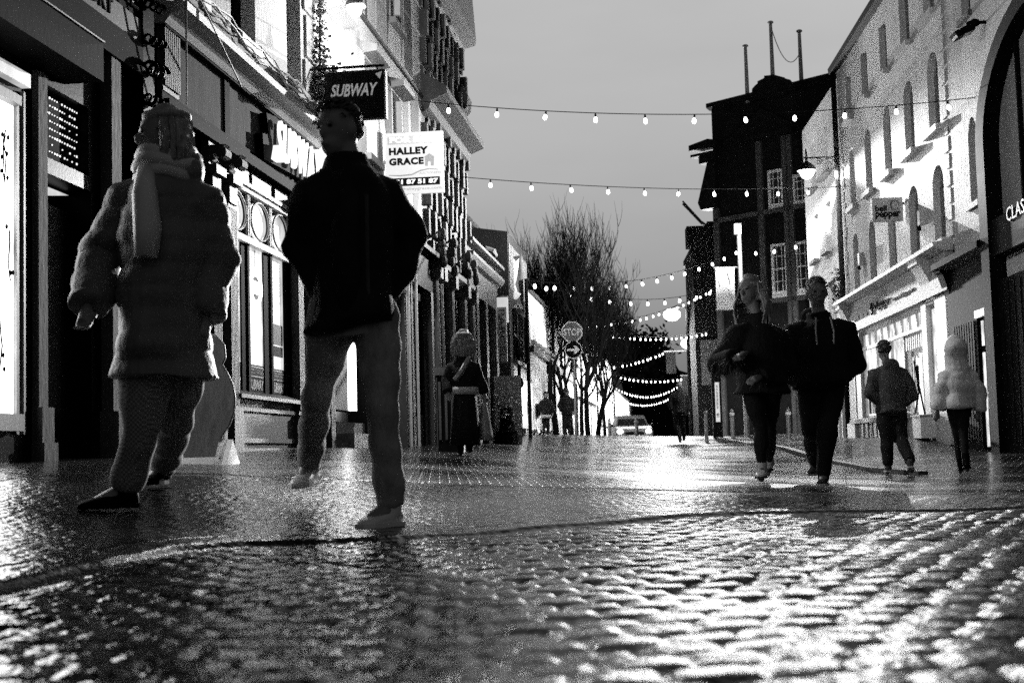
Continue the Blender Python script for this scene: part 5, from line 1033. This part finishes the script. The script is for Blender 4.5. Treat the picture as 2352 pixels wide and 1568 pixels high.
    # shoes
    for sd in 'LR':
        a = P['an' + sd]; to = P['toe' + sd]; d = (to - a); dh = Vector((d.x, d.y, 0)); dh = dh.normalized() if dh.length > .01 else fd; lft = Vector((dh.y, -dh.x, 0)); zz = -.075 * s
        L_ = .25 * s; tilt = (to.z - a.z) - zz if (to - a).length > .14 else 0
        heel = a - dh * .055 * s + Vector((0, 0, zz)); tp = heel + dh * L_ + Vector((0, 0, tilt * .0)); ax_ = (Vector((to.x, to.y, to.z)) - heel); 
        ax_ = ax_.normalized() if wear.get('lift' + sd) else dh
        up = lft.cross(ax_).normalized(); up = up if up.z > 0 else -up
        RR = []
        for f_, w_, h_ in [(0, .5, .75), (.05, .85, 1.0), (.2, .95, 1.1), (.4, .9, .95), (.6, 1.05, .72), (.8, 1.1, .58), (.95, .8, .42), (1, .4, .3)]:
            c = heel + ax_ * L_ * f_; ww = .042 * s * w_; hh_ = .078 * s * h_
            RR.append([c + lft * (ww * math.cos(x)) + up * (hh_ * .5 + hh_ * .5 * max(-.99, math.sin(x))) for x in [2 * math.pi * j / 12 for j in range(12)]])
        so = MB(); so.rings(RR)
        bt = wear.get('boot', 0)
        so.tube([a + Vector((0, 0, -.03)), a + (P['kn' + sd] - a).normalized() * (.05 + bt)], [.047 * s, .05 * s + .1 * bt * .1], 12)
        sm = remesh(so, .008 if vox < .02 else vox * .6, 1).build('shoe', M[wear.get('shoe', 'cloD')], t, True)
        sl = MB(); sl.rings([[heel + ax_ * L_ * f_ + lft * (.046 * s * w_ * (1 if j < 2 else -1)) * (1) + up * (.018 * s * (j in (1, 2))) for j in range(4)] for f_, w_ in [(-.01, .6), (.06, .95), (.3, .95), (.6, 1.08), (.85, 1.08), (1.01, .5)]]); sl.build('sole', M[wear.get('sole', 'cloD')], sm)
        if wear.get('laces'):
            lc = MB()
            for i in range(5):
                f_ = .3 + .08 * i; c = heel + ax_ * L_ * f_ + up * (.078 - .007 * i) * s; lc.tube([c - lft * .028, c + up * .008, c + lft * .028], .0035, 5)
            lc.build('laces', M['white'], sm)
    # trousers / skirt
    if 'skirt' in wear:
        k = MB(); zb = P['skirt'].z; cc = lambda q: lerp(pel, Vector((base.x, base.y, zb)), q)
        k.rings([[cc(q) + X * ((sw * .8 + fl_) * math.cos(a) * (1 + .05 * math.sin(9 * a))) + fwd * ((.15 + fl_) * math.sin(a) * (1 + .05 * math.sin(9 * a))) for a in [2 * math.pi * j / 36 for j in range(36)]] for q, fl_ in [(-.1, 0), (.2, .03), (.6, .05), (1, .07)]])
        k.build('skirt', M[wear['skirt']], t, True)
    if 'trousers' in wear:
        k = MB(); g = wear.get('tg', .012)
        for sd in 'LR': leg(k, sd, g, .97)
        k.rings([[lerp(pel, sh, f_) + X * ((sw * .74 + g) * math.cos(a)) + fwd * ((.13 * s + g) * math.sin(a)) for a in [2 * math.pi * j / 16 for j in range(16)]] for f_ in (-.12, .0, .15, .25)])
        remesh(k, vox, 2, folds(len(label) * 13 % 999, .006 * wear.get('fold', 1), .07)).build('trousers', M[wear['trousers']], t, True)
    # jacket
    k = MB(); g = wear.get('jg', .03); torso(k, g, P['hem'].z if 'hem' in P else None, wear.get('flare', .02))
    for sd in 'LR': arm(k, sd, g * 1.15, False)
    if wear.get('collar', 1): k.tube([sh + Vector((0, 0, -.02)), nk + Vector((0, 0, .02))], [.10 * s + g * .6, .075 * s + g * .5], 14)
    if wear.get('hood') == 'down': k.ball(nk - fwd * .0 + fd * -.09 * s + Vector((0, 0, -.02)), (.13 * s, .08 * s, .10 * s), 12, 8, fr, fd)
    if wear.get('hood') == 'up':
        k.ball(hd + Vector((0, 0, .02)) - fd * .02, (.155 * s, .165 * s, .175 * s), 16, 12, fr, fd); k.tube([sh, hd - Vector((0, 0, .06))], [.15 * s, .14 * s], 12)
    dsp = folds(len(label) * 7 % 997, .010 * wear.get('fold', 1), .10) if not wear.get('puffer') else (lambda V, a_=puff(pel.z, wear['puffer'], .010), b_=folds(3, .014, .08): a_(V) + b_(V))
    jk = remesh(k, vox, 2, dsp).build('jacket', M[wear['jacket']], t, True)
    if wear.get('zip'):
        z_ = MB(); fz = -fwd if fwd.y > 0 else fwd
        z_.tube([lerp(pel, sh, f_) + fz * (.17 * s + g + .005) for f_ in (0, .3, .6, .85)], .008, 5); z_.build('zip', M['cloG'], jk)
    if wear.get('strings'):
        fz = Vector((0, -1, 0))
        for q in (-1, 1): z_ = MB(); z_.tube([nk + X * q * .06 + fz * (.16 * s) + Vector((0, 0, -.04)), nk + X * q * .075 + fz * (.2 * s) + Vector((0, 0, -.16)), nk + X * q * .07 + fz * (.205 * s) + Vector((0, 0, -.27))], .007, 6); z_.build('drawstring', M['cream'], jk)
    if 'hemband' in wear:
        z_ = MB(); zc = P['hem'].z; z_.rings([[Vector((pel.x, pel.y, zc + dz)) + X * (rr + sw * .8) * math.cos(a) + fwd * (rr + .125) * math.sin(a) for a in [2 * math.pi * j / 24 for j in range(24)]] for dz, rr in [(-.04, g + .0), (-.05, g + .035), (.04, g + .035), (.05, g)]]); z_.build('hem_band', M[wear['hemband']], jk, True)
    if 'fur' in wear:
        z_ = MB(); rn = random.Random(4)
        for sd in wear['fur']:
            for _ in range(900):
                q = rn.random(); a_, e_, h_ = P['sh' + sd], P['el' + sd], P['ha' + sd]; c = lerp(a_, e_, min(q * 2, 1)) if q < .5 else lerp(e_, h_, (q - .5) * 1.9)
                v_ = Vector((rn.gauss(0, 1), rn.gauss(0, 1), rn.gauss(-.2, 1))).normalized(); c = c + v_ * .07; tp = c + v_ * .05 + Vector((0, 0, -.035)); w_ = v_.cross(Vector((0, 0, 1))) * .006; z_.add([c - w_, c + w_, tp], [(0, 1, 2)])
        z_.build('fur_trim', M['fur'], jk)
    # hair / hat
    if 'hair' in wear and wear.get('hood') != 'up':
        k = MB(); ln = wear.get('hairlen', .0)
        k.ball(hd + Vector((0, 0, .035)) - fd * .018, (.084 * s, .100 * s, .100 * s), 16, 10, fr, fd)
        if ln:
            k.rings([[hd - fd * (.03 + .01 * q) * s + Vector((0, 0, .05 - ln * q)) + fr * ((.09 + .06 * math.sin(q * 2.6)) * s * math.cos(a)) + fd * ((.075 + .015 * q) * s * math.sin(a)) for a in [2 * math.pi * j / 16 for j in range(16)]] for q in (0, .25, .5, .75, 1)])
        kk = remesh(k, .010 if vox < .02 else vox * .7, 1, folds(5, .008 + .012 * (ln > 0), .035))
        kk.v = [v for v in kk.v]
        # keep the face clear: push vertices in front of the face back behind it
        vv = np.array(kk.v); rel = vv - np.array(hd); fx_ = rel @ np.array(fd); rz = rel[:, 2]; m_ = (fx_ > (.012 + .55 * np.maximum(rz, 0)) * s) & (rz < .055 * s); kk.f = [q for q in kk.f if not all(m_[i] for i in q)]
        hb = kk.build('hair', M[wear['hair']], t, True)
        if ln:
            z_ = MB(); rn = random.Random(9)
            for _ in range(160):
                a = rn.uniform(0, 2 * math.pi); 
                if math.sin(a) > .5: continue
                pts = [hd + Vector((0, 0, .06 - (ln + .04) * q)) - fd * .03 * s + fr * ((.10 + .065 * math.sin(q * 2.6)) * s * math.cos(a) + .012 * math.sin(q * 9 + a * 7)) + fd * ((.095 + .015 * q) * s * math.sin(a)) for q in (0, .2, .4, .6, .8, 1)]; z_.tube(pts, [.007, .008, .008, .007, .006, .002], 4)
            z_.build('strands', M[wear['hair']], hb)
        elif vox < .017:
            z_ = MB(); rn = random.Random(3)
            for _ in range(260):
                a = rn.uniform(0, 6.283); e = rn.uniform(-.1, 1.45); o3 = fr * math.cos(a) * math.cos(e) * .088 * s + fd * math.sin(a) * math.cos(e) * .102 * s + Vector((0, 0, math.sin(e) * .105 * s)); c = hd + Vector((0, 0, .035)) + o3 - fd * .018
                if o3.dot(fd) > .06 * s and e < .45: continue
                z_.tube([c - o3 * .08, c + o3 * .06 + fd * .012, c + o3 * .08 + fd * .035 - Vector((0, 0, .012))], [.004, .004, .001], 4)
            z_.build('strands', M[wear['hair']], hb)
    return t, P, jk, body
# 1 big dark jacket walker in the middle foreground
t, P, jk, body = person('tall nearest walker in dark open jacket, pale jeans and canvas sneakers', 5.8,
    dict(head=(778, 303), neck=(798, 366), shL=(718, 425, -.05), shR=(893, 415, .08), elL=(697, 560, .05), haL=(752, 690, .02), elR=(945, 560, .12), haR=(880, 692, .05), hipL=(762, 735), hipR=(860, 740), hem=(810, 752),
         knL=(728, 905, .15), anL=(712, 1060, .85), toeL=(688, 1118, .7), knR=(880, 930, -.08), anR=(897, 1165, 0), toeR=(845, 1196, -.12)),
    dict(jacket='cloD', jg=.035, flare=.035, trousers='cloJ', shoe='white', sole='white', laces=1, hair='hairD', zip=1, liftL=1, fold=1.7), vox=.012, s=1.0, face=215, fingers=True)
mb = MB(); pel_ = (P['hipL'] + P['hipR']) / 2; sh_ = (P['shL'] + P['shR']) / 2
mb.tube([lerp(pel_, sh_, f_) + Vector((.01 * math.sin(f_ * 9), -.165 - .02 * math.sin(f_ * 3), 0)) for f_ in (.04, .3, .5, .7, .88)], [.05, .06, .065, .06, .04], 10); mb.build('shirt', M['cloD'], t, True)
# 2 puffer coat walker at the left
person('walker in a long pale quilted puffer coat, checked trousers and black lace boots at left', 6.25,
    dict(head=(372, 312), neck=(385, 392), shL=(302, 445, .05), shR=(468, 440, -.02), elL=(228, 590, .1), haL=(200, 715, -.15), elR=(498, 600, .05), haR=(470, 735, -.05), hipL=(335, 815), hipR=(420, 812), hem=(380, 868),
         knL=(325, 985, -.1), anL=(288, 1125, -.05), toeL=(205, 1163, -.1), knR=(402, 965, .2), anR=(372, 1075, .85), toeR=(345, 1105, .7)),
    dict(jacket='cloL', jg=.05, flare=.06, puffer=.095, trousers='check', tg=.03, shoe='black', sole='black', boot=.12, laces=1, hair='hairL', hairlen=.2, hood='down'), vox=.013, s=1.03, face=250, fingers=True)
t = [o for o in bpy.data.objects if o.name == 'person.001'][0]; mb = MB(); c0 = at(384, 392, 6.25)
for q, (rx, ry, dz) in enumerate([(.12, .13, -.03), (.125, .135, .02), (.11, .12, .06)]): mb.tube([c0 + Vector((rx * math.cos(a), ry * math.sin(a), dz + .015 * math.sin(3 * a + q))) for a in [2 * math.pi * j / 20 for j in range(21)]], .032, 8)
mb.tube([c0 + Vector((-.06, -.13, -.02)), c0 + Vector((-.05, -.2, -.14)), c0 + Vector((-.03, -.235, -.3)), c0 + Vector((-.035, -.24, -.42))], [.04, .055, .06, .05], 8)
mb.build('scarf', M['cream'], t, True)
# 3 couple
person('woman with long fair hair, dark fur sleeved coat and white trainers', 11.6,
    dict(head=(1722, 668), neck=(1738, 722), shL=(1694, 757, -.05), shR=(1786, 757, .1), elL=(1650, 838, -.05), haL=(1692, 822, -.3), elR=(1806, 842, .1), haR=(1740, 868, -.25), hipL=(1722, 880), hipR=(1776, 880), hem=(1750, 905),
         knL=(1748, 985, 0), anL=(1749, 1076, 0), toeL=(1748, 1104, -.15), knR=(1768, 985, .2), anR=(1765, 1060, .75), toeR=(1762, 1092, .6)),
    dict(jacket='cloD', jg=.045, flare=.05, trousers='cloD', tg=.004, shoe='cream', sole='cloG', hair='hairL', hairlen=.36, fur='LR', laces=1), vox=.014, face=225, fingers=True, s=1.0)
t, P, jk, body = person('tall man in a black hooded top with pale drawstrings and black trainers, hands in pockets', 12.,
    dict(head=(1876, 674), neck=(1880, 722), shL=(1822, 748), shR=(1944, 742, 0), elL=(1796, 850, .1), haL=(1848, 872, .02), elR=(1962, 838, .1), haR=(1920, 868, .02), hipL=(1856, 880), hipR=(1914, 880), hem=(1885, 892),
         knL=(1862, 985, .05), anL=(1872, 1060, .7), toeL=(1868, 1088, .6), knR=(1900, 985, -.1), anR=(1891, 1092, 0), toeR=(1889, 1118, -.16)),
    dict(jacket='cloD', jg=.045, trousers='cloD', tg=.022, shoe='cloD', sole='cream', hair='hairD', hood='down', strings=1, liftL=1), vox=.014, face=180, fingers=True, s=1.05)
mb = MB(); q = at(1865, 885, 11.8); mb.rings([[q + Vector((x * .12 - .02, .02 - .03 * math.cos(x * 1.3) + y, z + .02 * x)) for x, y in [(-1, 0), (-.4, -.02), (.3, -.02), (1, 0), (1, .03), (-1, .03)]] for z in (-.03, 0, .03)]); pass
# 4 right pair, backs to the camera
person('man seen from behind in a dark grey hooded jacket and black trousers, right pair', 18.9,
    dict(head=(2030, 805), neck=(2036, 838), shL=(2009, 850), shR=(2077, 850), elL=(1999, 902, .0), haL=(2028, 930, .0), elR=(2094, 905, .0), haR=(2066, 930, .0), hipL=(2030, 945), hipR=(2064, 945), hem=(2047, 950),
         knL=(2036, 1008, -.05), anL=(2040, 1070, -.1), toeL=(2038, 1088, .1), knR=(2070, 1010, -.1), anR=(2091, 1060, -.6), toeR=(2092, 1084, -.45)),
    dict(jacket='cloG', jg=.04, trousers='cloD', tg=.03, shoe='cloG', sole='cream', hair='hairD', hood='down', liftR=1), vox=.016, face=-20, s=1.0)
person('person seen from behind in a white hooded puffer jacket and black leggings, right pair', 17.6,
    dict(head=(2193, 805), neck=(2196, 842), shL=(2168, 862), shR=(2232, 862), elL=(2160, 908), haL=(2152, 945, .0), elR=(2248, 908), haR=(2246, 945, .0), hipL=(2188, 935), hipR=(2216, 935), hem=(2202, 938),
         knL=(2200, 1005, .05), anL=(2207, 1066, .1), toeL=(2205, 1088, .25), knR=(2212, 1005, -.1), anR=(2220, 1062, -.35), toeR=(2222, 1082, -.15)),
    dict(jacket='cloW', jg=.06, flare=.04, puffer=.17, trousers='cloD', tg=.002, shoe='black', sole='black', boot=.08, hood='up'), vox=.016, face=0, s=.96)
# 5 woman left, back view
t, P, jk, body = person('woman from behind, wavy fair hair, black coat with pale hem band, long skirt', 18.1,
    dict(head=(1063, 777), neck=(1064, 812), shL=(1036, 838), shR=(1092, 838), elL=(1027, 872), haL=(1030, 903, -.1), elR=(1102, 872), haR=(1112, 905, 0), hipL=(1052, 900), hipR=(1082, 900), hem=(1066, 897), skirt=(1068, 1022),
         knL=(1056, 960), anL=(1058, 1028), toeL=(1058, 1044, .15), knR=(1078, 960), anR=(1079, 1024, .05), toeR=(1079, 1040, .2)),
    dict(jacket='cloD', jg=.03, flare=.03, skirt='cloD', shoe='black', boot=.08, hair='hairL', hairlen=.26, hemband='cream'), vox=.016, face=0, s=.95)
mb = MB(); mb.tube([at(1078, 822, 18.1, -.2), at(1062, 850, 18.1, -.24), at(1045, 872, 18.1, -.2)], .035, 6); mb.build('sequin_strap', M['metal'], t)
bg_ = thing('shoulder_bag', at(1116, 985, 18.1), 'limp pale cloth bag hanging from the hand of the woman with the black skirt', 'bag')
mb = MB(); mb.rings([[at(u, v, 18.1, .04 * math.sin(k * 3)) + Vector((0, y, 0)) for u, y in [(c - w, 0), (c, -.07), (c + w, 0), (c, .07)]] for k, (c, w, v) in enumerate([(1113, 3, 908), (1112, 7, 930), (1113, 13, 965), (1115, 17, 995), (1117, 16, 1010)])]); mb.build('bag_body', M['bag'], bg_, True)
mb = MB(); mb.tube([at(1109, 912, 18.1), at(1112, 900, 18.1), at(1116, 912, 18.1)], .008, 5); mb.build('handle', M['bag'], bg_)
# 6 small distant people
def far_person(label, D, u, vt, vb, wear, face=0, walk=.0, arm=1.0):
    h = vb - vt; V = lambda f: vt + h * f; W = lambda f: u + h * f * arm
    person(label, D, dict(head=(u, V(.065)), neck=(u, V(.15)), shL=(W(-.115), V(.20)), shR=(W(.115), V(.20)), elL=(W(-.15), V(.36)), haL=(W(-.15 + .04), V(.47), -.05), elR=(W(.15), V(.36)), haR=(W(.15), V(.48), -.05), hipL=(W(-.05), V(.50)), hipR=(W(.05), V(.50)), hem=(u, V(.55)),
        knL=(W(-.05), V(.72), 0), anL=(W(-.05 + walk), V(.93), 0), toeL=(W(-.05 + walk), V(.985), -.1), knR=(W(.05), V(.72), walk * 2), anR=(W(.05 + walk * .3), V(.92 - walk * .3), walk * 6), toeR=(W(.05 + walk * .3), V(.97 - walk * .3), walk * 6 - .1)), wear, vox=.022, face=face, s=h * D / FPX / 1.75)
far_person('lone dark figure walking at the crest in front of the far lamps', 41, 1561, 876, 1019, dict(jacket='cloD', jg=.04, trousers='cloD', tg=.02, hair='hairD'), 180, .06)
far_person('dark standing figure nearest the STOP sign post', 46, 1302, 893, 1001, dict(jacket='cloD', jg=.04, trousers='cloD', tg=.02, hair='hairD'), 70)
far_person('slim figure with a pale waistband standing among the chatting people', 46, 1254, 900, 1002, dict(jacket='cloD', jg=.02, trousers='cloD', tg=.01, hair='hairD', hemband='cream'), 120)
far_person('fair haired figure on the left of the chatting people', 46.5, 1224, 909, 1003, dict(jacket='cloD', jg=.03, trousers='cloG', tg=.004, hair='hairL', hairlen=.2), 90)
far_person('black clad figure beside the flower column', 43, 1199, 905, 1004, dict(jacket='cloD', jg=.06, trousers='cloD', tg=.03, hair='hairD'), 0)
